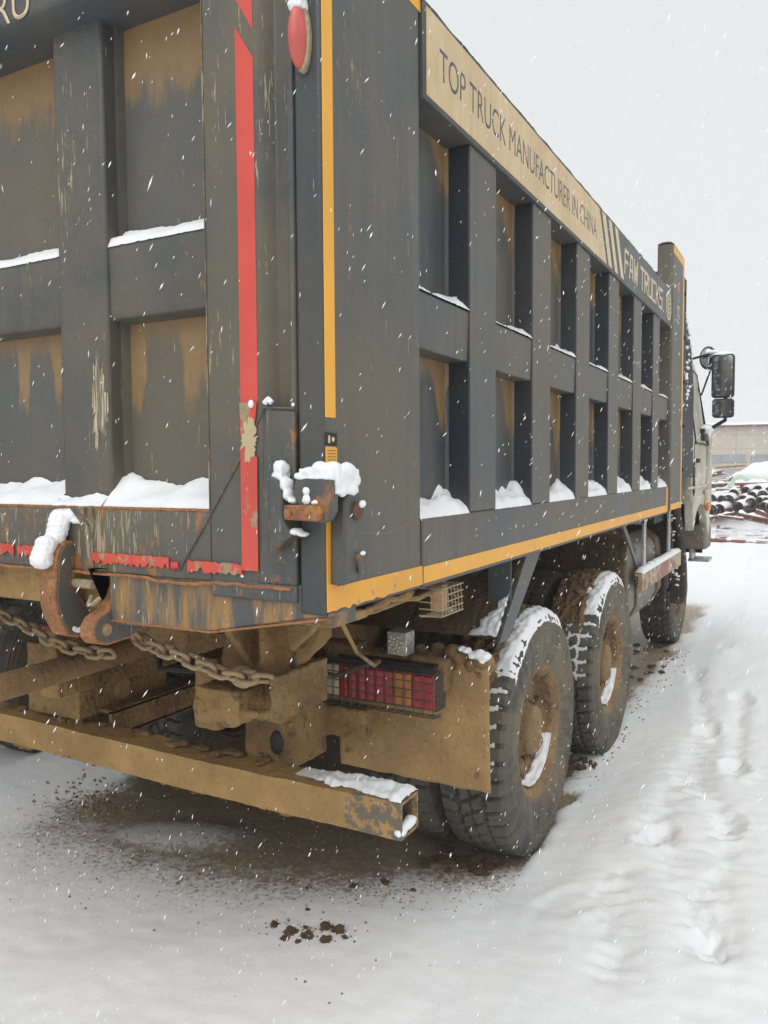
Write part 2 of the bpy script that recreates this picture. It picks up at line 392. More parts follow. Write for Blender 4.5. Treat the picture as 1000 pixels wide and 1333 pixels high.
def gheight(x, y):
    v, ice = cover_at(x, y)
    z = -.03 + .045 * v
    z += .065 * float(sst(1.17 + .04 * mn.noise(Vector((y * 2, 1, 1))), 1.62, x)) * (.55 + .45 * float(sst(-.2, 1.6, y))) + .02 * float(sst(1.4, 2.0, x)) * (1 - float(sst(2.2, 3.2, x)))
    if x < 1.2: z += .06 * (1 - float(sst(-1.6, -1.15, x))) * float(sst(.4, 1.4, y))
    f = v * min(1, .25 + max(0, y + 1) * .2)
    z += v * (.022 * mn.noise(Vector((x * .9, y * .9, 0))) + .007 * mn.noise(Vector((x * 3, y * 3, 4))) + .0045 * mn.noise(Vector((x * 12, y * 16, 4))) + .002 * mn.noise(Vector((x * 30, y * 38, 4))))
    if y > 4: z += v * min(1, (y - 4) / 3) * (.03 * mn.noise(Vector((x * 1.7, y * 1.7, 8))) + .015 * mn.noise(Vector((x * 6, y * 4, 2))))
    if v < .9: z += (1 - v) * (.006 * mn.noise(Vector((x * 9, y * 9, 0))) + .006 * max(0, mn.noise(Vector((x * 22, y * 22, 7)))))
    if x > 1.25 and y < 14:
        dm = float(sst(1.35, 1.6, x + .1 * mn.noise(Vector((y * 1.3, 2, 2))))) * (1 - float(sst(2.0, 2.35, x))) * float(sst(.4, 1.2, y)) * (.25 + .75 * float(sst(-.15, .25, mn.noise(Vector((x * 2.2, y * 1.3, 12))))))
        z += .62 * dm * (.012 * mn.noise(Vector((x * 8, y * 17, 2))) + .008 * mn.noise(Vector((x * 22, y * 34, 9))) + .004 * abs(mn.noise(Vector((x * 55, y * 70, 9)))))
        for (px, py, L, W_, h, dp) in prints:
            dx, dy = x - px, y - py
            if dx * dx + dy * dy < .25:
                c, s = math.cos(R(h)), math.sin(R(h)); a = (dx * c + dy * s) / (W_ / 2); b = (-dx * s + dy * c) / (L / 2)
                wb = 1 + .35 * mn.noise(Vector((x * 11, y * 11, 3))) + .15 * mn.noise(Vector((x * 30, y * 30, 3)))
                q = math.sqrt((abs(a) ** 2.6 + abs(b) ** 2.6) ** (2 / 2.6)) * wb
                dp *= .8
                z -= dp * (1 - float(sst(.62, 1.04, q))) * (1 + .25 * b + .35 * mn.noise(Vector((x * 28, y * 28, 5)))) - dp * .10 * (1 - float(sst(.6, .9, q))) * math.sin(y * 210 + x * 30)
                z += dp * .35 * math.exp(-((q - 1.18) / .2) ** 2) * (1 + .8 * mn.noise(Vector((x * 20, y * 20, 6))))
        for (a, b, wd) in trails:
            ab = Vector(b) - Vector(a); t = max(0, min(1, (Vector((x, y)) - Vector(a)).dot(ab) / ab.length_squared))
            dd = (Vector((x, y)) - Vector(a) - ab * t).length
            if dd < wd * 2.5:
                g = math.exp(-(dd / wd) ** 2)
                rip = mn.noise(Vector((x * 9, y * 26, 2)))
                z += g * (-.022 + .026 * rip + .014 * mn.noise(Vector((x * 40, y * 40, 2))))
    return z, v, ice
def build_ground():
    nx, ny = len(gx), len(gy)
    vs = []; cv = []; ic = []
    for x in gx:
        for y in gy:
            z, v, ice = gheight(float(x), float(y)); vs.append((x, y, z)); cv.append(v); ic.append(ice)
    me = bpy.data.meshes.new('snow_ground')
    fs = [(i * ny + j, (i + 1) * ny + j, (i + 1) * ny + j + 1, i * ny + j + 1) for i in range(nx - 1) for j in range(ny - 1)]
    me.from_pydata(vs, [], fs)
    me.polygons.foreach_set('use_smooth', [True] * len(me.polygons))
    a = me.attributes.new('cover', 'FLOAT', 'POINT'); a.data.foreach_set('value', cv)
    a = me.attributes.new('ice', 'FLOAT', 'POINT'); a.data.foreach_set('value', ic)
    k = NT('snow_over_frozen_mud', .6)
    at1 = k.n('ShaderNodeAttribute'); at1.attribute_name = 'cover'; cvn = at1.outputs['Fac']
    at2 = k.n('ShaderNodeAttribute'); at2.attribute_name = 'ice'; icn = at2.outputs['Fac']
    n1 = k.noise(34, 6, .7); n2 = k.noise(90, 5, .7); n3 = k.noise(4, 5, .6); n4 = k.noise(260, 2, .5)
    nn = k.m('ADD', k.m('MULTIPLY', n1, .5), k.m('ADD', k.m('MULTIPLY', n2, .35), k.m('MULTIPLY', n3, .15)))
    thr = k.m('SUBTRACT', cvn, k.m('MULTIPLY', k.m('SUBTRACT', nn, .5), 3.4))
    msk = k.step(thr, .22, .72)
    msk = k.m('MULTIPLY', msk, k.step(cvn, 0, .75, .30, 1.))
    earth = k.mix(k.step(n1, .35, .65), (.40, .31, .21), (.28, .21, .14))
    earth = k.mix(k.step(n2, .55, .68), earth, (.10, .08, .06))
    snow = k.mix(k.step(n3, .3, .7), (.86, .865, .872), (.83, .838, .85))
    c = k.mix(msk, earth, snow)
    c = k.mix(k.m('MULTIPLY', icn, .5), c, (.42, .42, .41))
    hb = k.m('ADD', k.m('MULTIPLY', k.noise(26, 5, .7), 1.2), k.m('ADD', k.m('MULTIPLY', n4, .25), k.m('MULTIPLY', msk, .25)))
    k.bump(hb, .32, .008)
    me.materials.append(k.done(c, k.step(msk, 0, 1, .45, .6)))
    o = bpy.data.objects.new('snow_ground', me); col.objects.link(o)
    tag(o, 'snow covered yard with a bare patch of frozen mud under the truck', kind='structure')
build_ground()

# ------------------------------------------------------------ the truck
truck = empty('dump_truck', (0, 3.9, 0))
tag(truck, 'muddy dark grey dump truck seen from its rear corner in falling snow', 'dump truck')
XS = 1.25                                   # outer side plane
RIBS = [(1.03 + .67 * i - .12, 1.03 + .67 * i + .13) for i in range(6)]

def side_wall(s):
    """body of one side: plate, base beam, header, recessed panel"""
    b = MB()
    def bx(x0, x1, *a): b.box(min(s * x0, s * x1), max(s * x0, s * x1), *a)
    bx(1.135, 1.16, .08, 5.0, 1.40, 3.05)                # recessed panel
    return b
cargo = MB()
cargo.box(-1.13, 1.13, .14, 5.0, 1.44, 1.5)              # floor
cargo.box(-1.2, 1.2, 4.99, 5.05, 1.42, 3.3)              # front wall
o_cargo = cargo.build('cargo_box', M_blue, truck)
for s in (1, -1):
    b = side_wall(s); b.build('side_panel', M_side if s > 0 else M_side, o_cargo)
    b = MB(); b.box(*sorted((s * 1.17, s * XS)), 0, .53, 1.397, 3.42)
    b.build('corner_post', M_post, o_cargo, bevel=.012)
    b = MB(); b.box(*sorted((s * 1.12, s * 1.252)), .535, 4.93, 1.397, 1.607)
    b.build('base_beam', M_frame, o_cargo, bevel=.006)
    b = MB(); b.box(*sorted((s * 1.12, s * 1.262)), .533, 4.93, 2.844, 3.124)
    b.build('header_beam', M_blue, o_cargo, bevel=.006)
    b = MB(); b.box(*sorted((s * 1.15, s * 1.27)), 4.935, 5.50, 1.412, 3.49)
    b.build('front_post', M_paint, o_cargo, bevel=.015)
for (y0, y1) in RIBS:
    b = MB(); b.box(1.158, 1.249, y0, y1, 1.607, 2.845)
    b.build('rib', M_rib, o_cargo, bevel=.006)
bays = [(.532, RIBS[0][0])] + [(RIBS[i][1], RIBS[i + 1][0]) for i in range(5)] + [(RIBS[5][1], 4.935)]
for (y0, y1) in bays:
    b = MB(); b.prism([(1.158, 2.12), (1.24, 2.12), (1.244, 2.29), (1.158, 2.31)], 'y', y0 - .002, y1 + .002)
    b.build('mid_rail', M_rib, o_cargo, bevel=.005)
    # snow on the rail and on the base beam, heaped against the next rib
    for z0, pk, bs in ((2.296, .026, .024), (1.606, .028, .055)):
        sd_ = random.random() * 50
        L = y1 - y0
        def hf(u, v, z0=z0, pk=pk, bs=bs, sd_=sd_, L=L, y0=y0):
            ed = math.sqrt(min(1, u / .22 + .0)) if u < .22 else 1
            h = bs * (.45 + .7 * u) + pk * (.25 + .75 * u) * math.exp(-((1 - v) * L / .13) ** 2) + pk * .3 * u * math.exp(-(v * L / .1) ** 2)
            h *= ed * (1 + .5 * mn.noise(Vector((u * 3, v * L * 14, sd_)))); h += .004 * mn.noise(Vector((u * 9, v * L * 60, sd_)))
            return (1.249 - u * .089, y0 + v * L, z0 - .004 + max(0, h))
        MB().grid(hf, 8, max(10, int(L / .012))).build('snow', M_snow, o_cargo, smooth=180)
for (y0, y1) in RIBS:
    for za, zb in ((1.62, 2.12), (2.30, 2.845)):
        b = MB(); b.prism([(1.16, y0 - .010), (1.171, y0 + .001), (1.16, y0 + .001)], 'z', za, zb); b.build('fillet_strip', M_side, o_cargo)
# snow on the top of the header
def hf(u, v):
    y = .5 + v * 4.43; h = .03 * math.sqrt(max(0, 1 - (2 * u - 1) ** 2)) * (1 + .9 * mn.noise(Vector((0, y * 4, 2)))) + .003 * mn.noise(Vector((u * 4, y * 40, 0)))
    return (1.262 - u * .12 + .004 * mn.noise(Vector((0, y * 9, 5))), y, 3.122 + max(0, h))
MB().grid(hf, 8, 260).build('snow', M_snow, o_cargo, smooth=180)
def hf(u, v):
    y = 4.93 + v * .57; return (1.27 - u * .12, y, 3.489 + .02 * math.sqrt(max(0, 1 - (2 * u - 1) ** 2)) * (1 + mn.noise(Vector((0, y * 9, 2)))))
MB().grid(hf, 6, 30).build('snow', M_snow, o_cargo, smooth=180)

# band: tan film, slanted stripes, lettering, emblem
XB = 1.2635
def flat(b, pts, x=XB, t=.0012, mi=0): return b.prism(pts, 'x', x - .001, x + t, mi)
b = flat(MB(), [(.545, 2.856), (2.79, 2.856), (2.615, 3.108), (.545, 3.108)]); b.build('tan_panel', M_tan, o_cargo)
for k in range(3):
    y = 2.915 + k * .155; flat(MB(), [(y - .085 , 2.862), (y + .01, 2.862), (y - .165, 3.108), (y - .26 + .015, 3.108)]) and None
for (a, c, d, e) in ((2.835, 2.915, 2.755, 2.675), (2.985, 3.06, 2.895, 2.82), (3.14, 3.215, 3.045, 2.97)):
    flat(MB(), [(a, 2.860), (c, 2.860), (d, 3.108), (e, 3.108)]).build('slanted_stripe', M_let, o_cargo)
def text_mesh(txt, sx, sz, org, ax='side', off=.0, ext=.0006, space=1.0):
    cu = bpy.data.curves.new('t', 'FONT'); cu.body = txt; cu.size = 1; cu.offset = off; cu.space_character = space
    ob = bpy.data.objects.new('t', cu); col.objects.link(ob); dg = bpy.context.evaluated_depsgraph_get()
    me = bpy.data.meshes.new_from_object(ob.evaluated_get(dg)); bpy.data.objects.remove(ob)
    xs = [v.co.x for v in me.vertices]; ys = [v.co.y for v in me.vertices]
    x0, x1, y0, y1 = min(xs), max(xs), min(ys), max(ys)
    for v in me.vertices:
        a = (v.co.x - x0) / (x1 - x0) * sx; c = (v.co.y - y0) / (y1 - y0) * sz
        v.co = (org[0], org[1] + a, org[2] + c) if ax == 'side' else (org[0] + a, org[1], org[2] + c)
    return me
def lettering(me, mat, parent):
    me.materials.append(mat); o = bpy.data.objects.new('lettering', me); place(o, parent, (0, 0, 0))
    m = o.modifiers.new('solid', 'SOLIDIFY'); m.thickness = .001; return o
lettering(text_mesh('TOP TRUCK MANUFACTURER IN CHINA', 1.93, .094, (XB + .0016, .635, 2.936), off=-.006), M_letd, o_cargo)
# blocky letters built from strokes on a 0..1 x 0..1 cell
GL = {'F': [[(0, 0), (0, 1), (1, 1)], [(0, .52), (.8, .52)]], 'A': [[(0, 0), (.25, 1), (.75, 1), (1, 0)], [(.15, .35), (.85, .35)]],
      'W': [[(0, 1), (.2, 0), (.5, .75), (.8, 0), (1, 1)]], 'T': [[(0, 1), (1, 1)], [(.5, 1), (.5, 0)]], 'R': [[(0, 0), (0, 1), (.95, 1), (.95, .5), (.2, .5), (1, 0)]],
      'U': [[(0, 1), (0, 0), (1, 0), (1, 1)]], 'C': [[(1, 1), (0, 1), (0, 0), (1, 0)]], 'K': [[(0, 0), (0, 1)], [(1, 1), (.25, .5), (1, 0)]],
      'S': [[(1, 1), (0, 1), (0, .52), (1, .52), (1, 0), (0, 0)]]}
def stroke(b, a, c, w_, x):
    a = Vector(a); c = Vector(c); d = (c - a).normalized(); n = Vector((-d.y, d.x)) * w_ / 2; e = d * w_ / 2
    flat(b, [tuple(p) for p in (a - e - n, c + e - n, c + e + n, a - e + n)], x, .001)
b = MB(); y = 3.24; q = 0
for ch in 'FAW TRUCKS':
    if ch == ' ': y += .06; continue
    for st in GL[ch]:
        for p0, p1 in zip(st, st[1:]):
            q += 1; stroke(b, (y + p0[0] * .098, 2.912 + p0[1] * .128), (y + p1[0] * .098, 2.912 + p1[1] * .128), .021, 1.2632 + .0001 * (q % 7))
    y += .137
b.build('lettering', M_let, o_cargo, weld=False)
# emblem: ellipse ring with an upright bar and wing bars
b = MB(); cy_, cz_ = 4.79, 2.985; ry, rz = .115, .108
ring = [(cy_ + ry * math.cos(t), cz_ + rz * math.sin(t)) for t in np.linspace(0, 2 * math.pi, 41)]; rin = [(cy_ + ry * .84 * math.cos(t), cz_ + rz * .84 * math.sin(t)) for t in np.linspace(0, 2 * math.pi, 41)]
for i in range(40): flat(b, [ring[i], ring[i + 1], rin[i + 1], rin[i]], 1.2632, .001)
stroke(b, (cy_, cz_ - .07), (cy_, cz_ + .07), .02, 1.2633)
for i, zz in enumerate((-.05, -.015, .02, .055)):
    hw = ry * .78 * math.sqrt(max(0, 1 - (zz / rz) ** 2)) - .02
    for s in (1, -1): stroke(b, (cy_ + s * .03, cz_ + zz - .008), (cy_ + s * hw, cz_ + zz + .012), .013, 1.2634)
b.build('emblem', M_let, o_cargo, weld=False)

# yellow tape along the post, the base beam, the post tops
b = MB(); b.box(1.2495, 1.2518, .004, .048, 1.885, 3.42); b.build('yellow_stripe', M_yel, o_cargo)
b = MB(); b.box(1.2495, 1.2518, .004, .048, 1.468, 1.815); b.build('yellow_stripe', M_yelc, o_cargo)
b = MB(); b.prism([(.004, 1.40)] + [(.004 + .53 * t / 26, 1.409 + .012 * mn.noise(Vector((t * .9, 3, 1))) * (1 if t < 15 else .15)) for t in range(0, 27)] + [(.53, 1.466), (.004, 1.468)], 'x', 1.2495, 1.2521)
b.build('yellow_stripe', M_yelc, o_cargo)
b = MB(); b.box(1.2515, 1.2537, .538, 4.93, 1.411, 1.462); b.box(1.2516, 1.2538, 4.86, 4.93, 1.4625, 1.602); b.build('yellow_stripe', M_yel, o_cargo)
b = MB(); b.box(1.2495, 1.2518, .05, .53, 3.085, 3.13); b.build('yellow_stripe', M_yel, o_cargo)
b = MB(); b.box(1.2695, 1.2715, 4.95, 5.49, 1.418, 1.466); b.box(1.2696, 1.2716, 5.44, 5.495, 1.4665, 3.42); b.box(1.2695, 1.2715, 4.95, 5.49, 3.4205, 3.48); b.build('yellow_stripe', M_yel, o_cargo)
b = MB(); b.box(1.2515, 1.2528, .002, .052, 1.815, 1.848); ob = b.build('sticker', M_blk, o_cargo); ob['label'] = 'small black sticker with a pale symbol'
b = MB(); b.ell((1.2529, .034, 1.832), (.0008, .007, .006), 10); b.box(1.2525, 1.2533, .012, .02, 1.823, 1.841); b.build('symbol', M_let, ob)
b = MB(); b.box(1.2515, 1.2528, .003, .052, 1.748, 1.812); ob = b.build('sticker', M_yel, o_cargo); ob['label'] = 'small yellow sticker with lines of print'
b = MB()
for i in range(7):
    z = 1.803 - i * .0075; yy = .009
    while yy < .045:
        l_ = random.uniform(.003, .008); b.box(1.2527, 1.2532, yy, min(.046, yy + l_), z, z + .0032); yy += l_ + .0022
b.build('print', plain('sticker_print', (.3, .17, .04), .6), ob)
# small coloured emblem marks on the front post
b = MB(); b.ell((1.2705, 5.2, 3.2), (.0015, .05, .045), 14); b.build('mark', plain('mark_red', (.5, .14, .1), .5), o_cargo)
b = MB(); b.ell((1.2705, 5.21, 3.11), (.0015, .045, .03), 14); b.build('mark', plain('mark_blue', (.12, .17, .36), .5), o_cargo)
b = MB()
for p, q in (((5.16, 3.04), (5.26, 2.96)), ((5.25, 3.05), (5.17, 2.93)), ((5.15, 2.93), (5.25, 2.92)), ((5.16, 3.045), (5.24, 3.045))): stroke(b, p, q, .014, 1.2702)
b.build('mark', M_let, o_cargo, weld=False)

b = MB()
for P in (((.06, 1.98), (.10, 1.83), (.18, 1.62)), ((.05, 1.87), (.09, 1.78)), ((.16, 2.10), (.26, 2.06), (.37, 2.055)), ((.10, 1.60), (.3, 1.58), (.45, 1.60)), ((.02, 1.93), (.06, 1.80), (.08, 1.70))):
    P = [Vector(p) for p in P]; n_ = 12; path = []
    for i in range(n_ + 1):
        t = i / n_ * (len(P) - 1); j = min(int(t), len(P) - 2); q_ = P[j].lerp(P[j + 1], t - j); path.append((1.2503, q_.x + .003 * mn.noise(Vector((i, P[0].x * 40, 0))), q_.y))
    b.tube(path, .0007, 4)
b.build('scratch', plain('scratch_tan', (.32, .27, .18), .7), o_cargo, weld=False)

# ---- rear frame: corner posts' rear face bead, sill
b = MB(); b.prism([(.5, 1.47), (.5, 1.325), (.545, 1.316), (.66, 1.318), (.775, 1.322), (.87, 1.326), (1.0, 1.352), (1.12, 1.374), (1.19, 1.388), (1.247, 1.394), (1.247, 1.47)], 'y', .006, .05)
b.box(.5, 1.24, .05, .16, 1.36, 1.44)
b.build('rear_sill', M_sill, o_cargo, bevel=.004)
b = MB(); b.box(-1.24, .415, .045, .12, 1.345, 1.46); b.build('rear_sill', M_mudl, o_cargo, bevel=.006, disp=None)
b = MB(); pts = [(.5 + .75 * t / 20, .004, 1.325 + .0 if t < 10 else 1.325 + (t - 10) * .0068) for t in range(21)]
b.tube([(p[0], .006 + .004 * mn.noise(Vector((p[0] * 9, 0, 0))), p[2] - .001) for p in pts], .0032, 6); b.build('sill_lip', M_rust, o_cargo)
b = MB()                       # bent torn lower edge running forward under the plate
b.tube([(1.225 + .012 * mn.noise(Vector((0, t * 2.1, 1))), .02 + t * .05, 1.385 + .012 * mn.noise(Vector((0, t * 1.3, 8))) - (.012 if 1 < t < 6 else 0)) for t in range(11)], lambda t: .012 + .006 * math.sin(t * 23), 7)
b.build('bent_lip', M_mud, o_cargo, disp=[(.01, .03)])

# ---- tailgate
tg = MB()
prof = [(.888, 0), (1.052, 0), (1.064, .004), (1.078, .02), (1.092, .036), (1.138, .036), (1.143, .012), (1.147, .007), (1.160, .007), (1.164, .013), (1.164, .09), (.888, .09)]
b = MB(); b.box(-.89, .89, .12, .135, 1.5, 3.3); o_tail = b.build('tailgate', M_tpan, truck)
for s in (1, -1):
    tg = MB(); tg.prism([(s * x, y) for x, y in prof], 'z', 1.435, 3.4); tg.build('stile', M_frame, o_tail, bevel=.003)
for c in (-1, 1):
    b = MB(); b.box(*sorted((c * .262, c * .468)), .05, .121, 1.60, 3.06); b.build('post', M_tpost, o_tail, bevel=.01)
    for (xf, sg_) in ((c * .467, c), (c * .263, -c)):
        b = MB(); b.prism([(xf, .121), (xf, .098), (xf + sg_ * .012, .098), (xf + sg_ * .020, .121)], 'z', 1.66, 3.05); b.build('fillet_strip', M_paint, o_tail)
for (x0, x1) in ((-.89, -.466), (-.264, .264), (.466, .89)):
    b = MB(); b.prism([(.121, 2.19), (.068, 2.2), (.062, 2.215), (.06, 2.40), (.064, 2.416), (.121, 2.43)], 'x', x0, x1); b.build('mid_rail', M_frame, o_tail, bevel=.004)
b = MB(); b.prism([(.13, 3.04), (.0, 3.055), (-.03, 3.075), (-.034, 3.09), (-.034, 3.4), (.13, 3.4)], 'x', -.93, .889); b.build('header', M_blue, o_tail, bevel=.006)
b = MB(); b.prism([(.13, 1.47), (.002, 1.462), (.0, 1.47), (.001, 1.645), (.008, 1.655), (.13, 1.665)], 'x', -.889, .889); b.build('bottom_rail', M_low, o_tail, bevel=.005)
b = MB(); b.box(.887, 1.165, -.004, .09, 1.425, 1.47)
b.prism([(1.045, 1.468), (1.164, 1.468), (1.164, 1.905), (1.10, 1.91), (1.075, 1.93)], 'y', -.0035, .03)
b.build('corner_patch', M_cpat, o_tail, bevel=.006)
b = MB()
b.tube([(1.075 - .3 * t / 18 + .004 * mn.noise(Vector((t, 0, 0))), -.003, 1.925 - .44 * (t / 18) ** .9) for t in range(19)], .0022, 6)
b.tube([(1.07 + .095 * t / 6, -.004, 1.915 - .006 * t / 6) for t in range(7)], .003, 6)
b.tube([(.888, -.001, 1.47 + .1 * t + .0) for t in range(17)], .0025, 5)
b.build('weld_bead', M_cpat, o_tail)
b = MB(); b.tube([(-.89 + 1.78 * t / 90, .004, 1.651 + .004 * mn.noise(Vector((t * .5, 2, 0)))) for t in range(91)], .0045, 6); b.build('rusty_lip', M_rust, o_tail)
b = MB(); b.tube([(-.95 + 2.1 * t / 60, -.004 + .003 * mn.noise(Vector((t, 1, 0))), 1.460 - (.008 if 46 < t < 52 else 0) - .005 * mn.noise(Vector((t * .7, 5, 0)))) for t in range(61)], .0048, 6); b.build('rusty_lip', M_rust, o_tail)
# red reflective tape: rear face of the stile and along the bottom rail
yt = -.0035
b = MB(); b.prism([(.996, 1.93), (1.051, 1.93), (1.051, 2.775), (.996, 2.862)], 'y', yt + .003, -.0012); b.build('red_stripe', M_red, o_tail)
b = MB(); b.prism([(.996, 2.935), (1.051, 2.84), (1.051, 3.06), (.985, 3.06), (.996, 2.98), (.985, 2.95)], 'y', yt + .003, -.0012); b.build('red_stripe', M_red, o_tail)
def ragged(x0, x1, z0, z1, amp, n, sd):
    lo = [(x0 + (x1 - x0) * i / n, z0 + amp * (abs(mn.noise(Vector((i * .77, sd, 0)))) * 2 + abs(mn.noise(Vector((i * .31, sd, 7)))) * 1.2)) for i in range(n + 1)]
    hi = [(x0 + (x1 - x0) * i / n, z1 - amp * .35 * abs(mn.noise(Vector((i * .9, sd, 5)))) * 2) for i in range(n + 1)]
    return lo + hi[::-1]
b = MB(); b.prism([(.996, 1.50), (1.048, 1.50), (1.050, 1.79), (1.038, 1.80), (1.028, 1.785), (1.01, 1.82), (.997, 1.815)], 'y', -.0062, -.0038)
b.build('red_stripe', M_redc, o_tail); b = MB(); b.prism([(.998, 1.845), (1.02, 1.87), (1.045, 1.882), (1.051, 1.93), (.996, 1.93)], 'y', -.0062, -.0038); b.build('red_stripe', M_redc, o_tail)
for (x0, x1, z0, z1, sd) in ((-.3, .09, 1.492, 1.532, 1), (.11, .225, 1.492, 1.53, 2), (.438, .60, 1.487, 1.523, 3), (.602, .742, 1.485, 1.522, 5), (.75, .775, 1.484, 1.51, 8), (.81, .995, 1.482, 1.517, 6)):
    b = MB(); b.prism(ragged(x0, x1, z0, z1, .013, 26, sd), 'y', -.0062, -.0015); b.build('red_stripe', M_redc, o_tail)
b = MB()                        # scraped bare patches and torn tape
def patch(b, cx, cz, rx, rz, sd, y=-.0066, t=.003, n=44):
    b.prism([(cx + rx * math.cos(a) * (1 + .7 * mn.noise(Vector((math.cos(a) * 1.5, math.sin(a) * 1.5, sd))) + .8 * mn.noise(Vector((a * 5, sd, 0)))), cz + rz * math.sin(a) * (1 + .7 * mn.noise(Vector((math.cos(a) * 1.5, math.sin(a) * 1.5, sd + 5))) + .8 * mn.noise(Vector((a * 5, sd, 0))))) for a in np.linspace(0, 2 * math.pi, n, endpoint=False)], 'y', y, y + t)
patch(b, 1.027, 1.838, .024, .046, 1)
b.build('torn_tape', tape('torn_tape_backing', (.52, .42, .24), chips=.5, dirt=.5, under=(.2, .15, .1)), o_tail)
k = NT('scraped_streaks', .6); st_ = k.noise(1, 4, .7, v=k.vec((120, 120, 5), (0, R(4), 0)))
b = MB()
M_scr = k.done(k.mix(k.step(st_, .46, .54), (.15, .135, .10), (.50, .41, .26)))
patch(b, .425, 1.95, .028, .13, 4, y=.0485, t=.0015, n=70)
b.build('scraped_patch', M_scr, o_tail)
pr = at(38, 24, 'y', -.0365); pq = at(15, 29, 'y', -.0365)
lettering(text_mesh('RU', .15, .10, (pr.x - .15, -.0365, pq.z), ax='rear', off=-.006), M_let, o_tail)
# snow on tail rails
for (x0, x1, z0, dep, yf, hb, hk, sd) in ((-.5, -.264 + .53, 2.42, .055, .06, .03, 0, 1), (.466, .889, 2.42, .055, .06, .03, 0, 2), (-.6, .262, 1.657, .11, .008, .028, .05, 3), (.262, .470, 1.657, .045, .004, .018, .01, 5), (.468, .889, 1.657, .11, .008, .028, .06, 4)):
    def hf(u, v):
        x = x0 + v * (x1 - x0); ed = math.sqrt(min(1, u / .25))
        pk = .014 * math.exp(-((x - x0 - .03) / .06) ** 2) * u if sd in (2, 4) else 0
        h = ed * (hb * (.6 + .5 * u) + hk * u * (.7 + .6 * mn.noise(Vector((x * 4, 0, sd)))) + pk) * (1 + .35 * mn.noise(Vector((x * 11, u * 2, sd)))) + .004 * mn.noise(Vector((x * 45, u * 6, sd)))
        return (x, yf - .002 + u * dep, z0 - .012 * (1 - u) + max(0, h))
    MB().grid(hf, 9, 70).build('snow', M_snow, o_tail, smooth=180)

# ---- marker lamp on the corner post
lm = MB(); lm.prism([(1.204 + .023 * math.cos(t), 2.775 + .078 * math.sin(t)) for t in np.linspace(0, 2 * math.pi, 32, endpoint=False)], 'y', -.016, .002)
ol = lm.build('marker_lamp', M_wirel, truck, bevel=.004)
b = MB(); b.ell((1.199, -.016, 2.777), (.021, .034, .073), 24); b.build('lens', M_lpk, ol, smooth=180)
b = MB(); b.box(1.19, 1.215, -.03, .0, 2.84, 2.95); [b.ell((1.2 + random.uniform(-.012, .014), -.02, 2.85 + i * .016), (.018, .02, .017), 10) for i in range(7)]
b.build('snow', M_snow, ol, remesh=.003, sm=4, disp=[(.010, .04), (.003, .006)])

# ---- hanging hook and its bracket (broad faces look sideways)
HK = [(-.067, 1.499), (-.058, 1.529), (-.036, 1.552), (.003, 1.554), (.009, 1.523), (.007, 1.482), (-.010, 1.456), (-.012, 1.434), (.011, 1.398), (.047, 1.346), (.060, 1.325), (.045, 1.30), (.03, 1.272), (.01, 1.258), (-.034, 1.272), (-.058, 1.317), (-.074, 1.365), (-.076, 1.41), (-.070, 1.445)]
b = MB(); b.prism(HK, 'x', .295, .36); oh = b.build('locking_hook', M_rust, truck, bevel=.006)
cxh = sum(p[0] for p in HK) / len(HK); 
def inset(P, d):
    n = len(P); out = []; area = sum(P[i][0] * P[(i + 1) % n][1] - P[(i + 1) % n][0] * P[i][1] for i in range(n)); sg = 1 if area > 0 else -1
    for i in range(n):
        a = Vector(P[i - 1]); c = Vector(P[i]); e = Vector(P[(i + 1) % n])
        d1 = (c - a).normalized(); d2 = (e - c).normalized(); nn = (Vector((-d1.y, d1.x)) + Vector((-d2.y, d2.x))).normalized() * sg
        out.append(tuple(c + nn * d))
    return out
b = MB(); b.prism(inset(HK, .012), 'x', .3585, .364); b.build('face_plate', M_hook, oh, bevel=.002)
b = MB()
for i in range(9):
    t = i / 8; b.ell((.325, -.056 + .04 * t - (.03 if i < 4 else 0), 1.50 + .125 * t), (.036, .03, .028 - .004 * t), 10)
b.ell((.34, .0, 1.628), (.05, .03, .022), 10); b.ell((.385, .0, 1.612), (.03, .02, .011), 8)
b.build('snow', M_snow, oh, remesh=.003, sm=4, disp=[(.010, .04), (.003, .006)])
b = MB(); b.ell((.358, .012, 1.283), (.011, .03, .011), 10); b.ell((.358, -.01, 1.29), (.01, .012, .012), 8); b.ell((.358, .037, 1.30), (.01, .01, .015), 8)
b.build('snow', M_snow, oh, remesh=.004, sm=1)
b = MB(); b.prism([(-.08 + .03, 1.655), (.02, 1.655), (.02, 1.46), (-.004, 1.46), (-.006, 1.60)], 'x', .40, .445); b.build('hook_lug', M_low, oh, bevel=.004)
b = MB(); b.prism([(-.03, 1.476), (.05, 1.476), (.05, 1.421), (.035, 1.385), (-.008, 1.353), (-.043, 1.338), (-.060, 1.312), (-.062, 1.285), (-.046, 1.264), (-.004, 1.252), (.078, 1.257), (.15, 1.29), (.16, 1.476)], 'x', .445, .50)
ob = b.build('hook_bracket', M_rust, truck, bevel=.006)
b = MB(); b.prism([(-.02, 1.472), (.055, 1.47), (.055, 1.421), (.04, 1.385), (-.002, 1.347), (-.036, 1.331), (-.05, 1.31), (-.051, 1.288), (-.04, 1.272), (0, 1.262), (.078, 1.267), (.14, 1.298), (.15, 1.472)], 'x', .498, .503); b.build('face_plate', M_hook, ob)
b = MB(); b.lathe([(0, .512), (.011, .512), (.013, .507), (.013, .505), (.018, .505), (.018, .5)], 16, (0, -.012, 1.30)); b.build('bolt', M_chain, ob)
b = MB(); b.lathe([(0, .44), (.014, .44), (.014, .3)], 14, (0, -.0, 1.425)); b.tube([(.43, .0, 1.39), (.45, -.03, 1.37), (.47, -.03, 1.375), (.475, -.01, 1.39)], .007, 7); b.build('pin', M_wirel, ob)

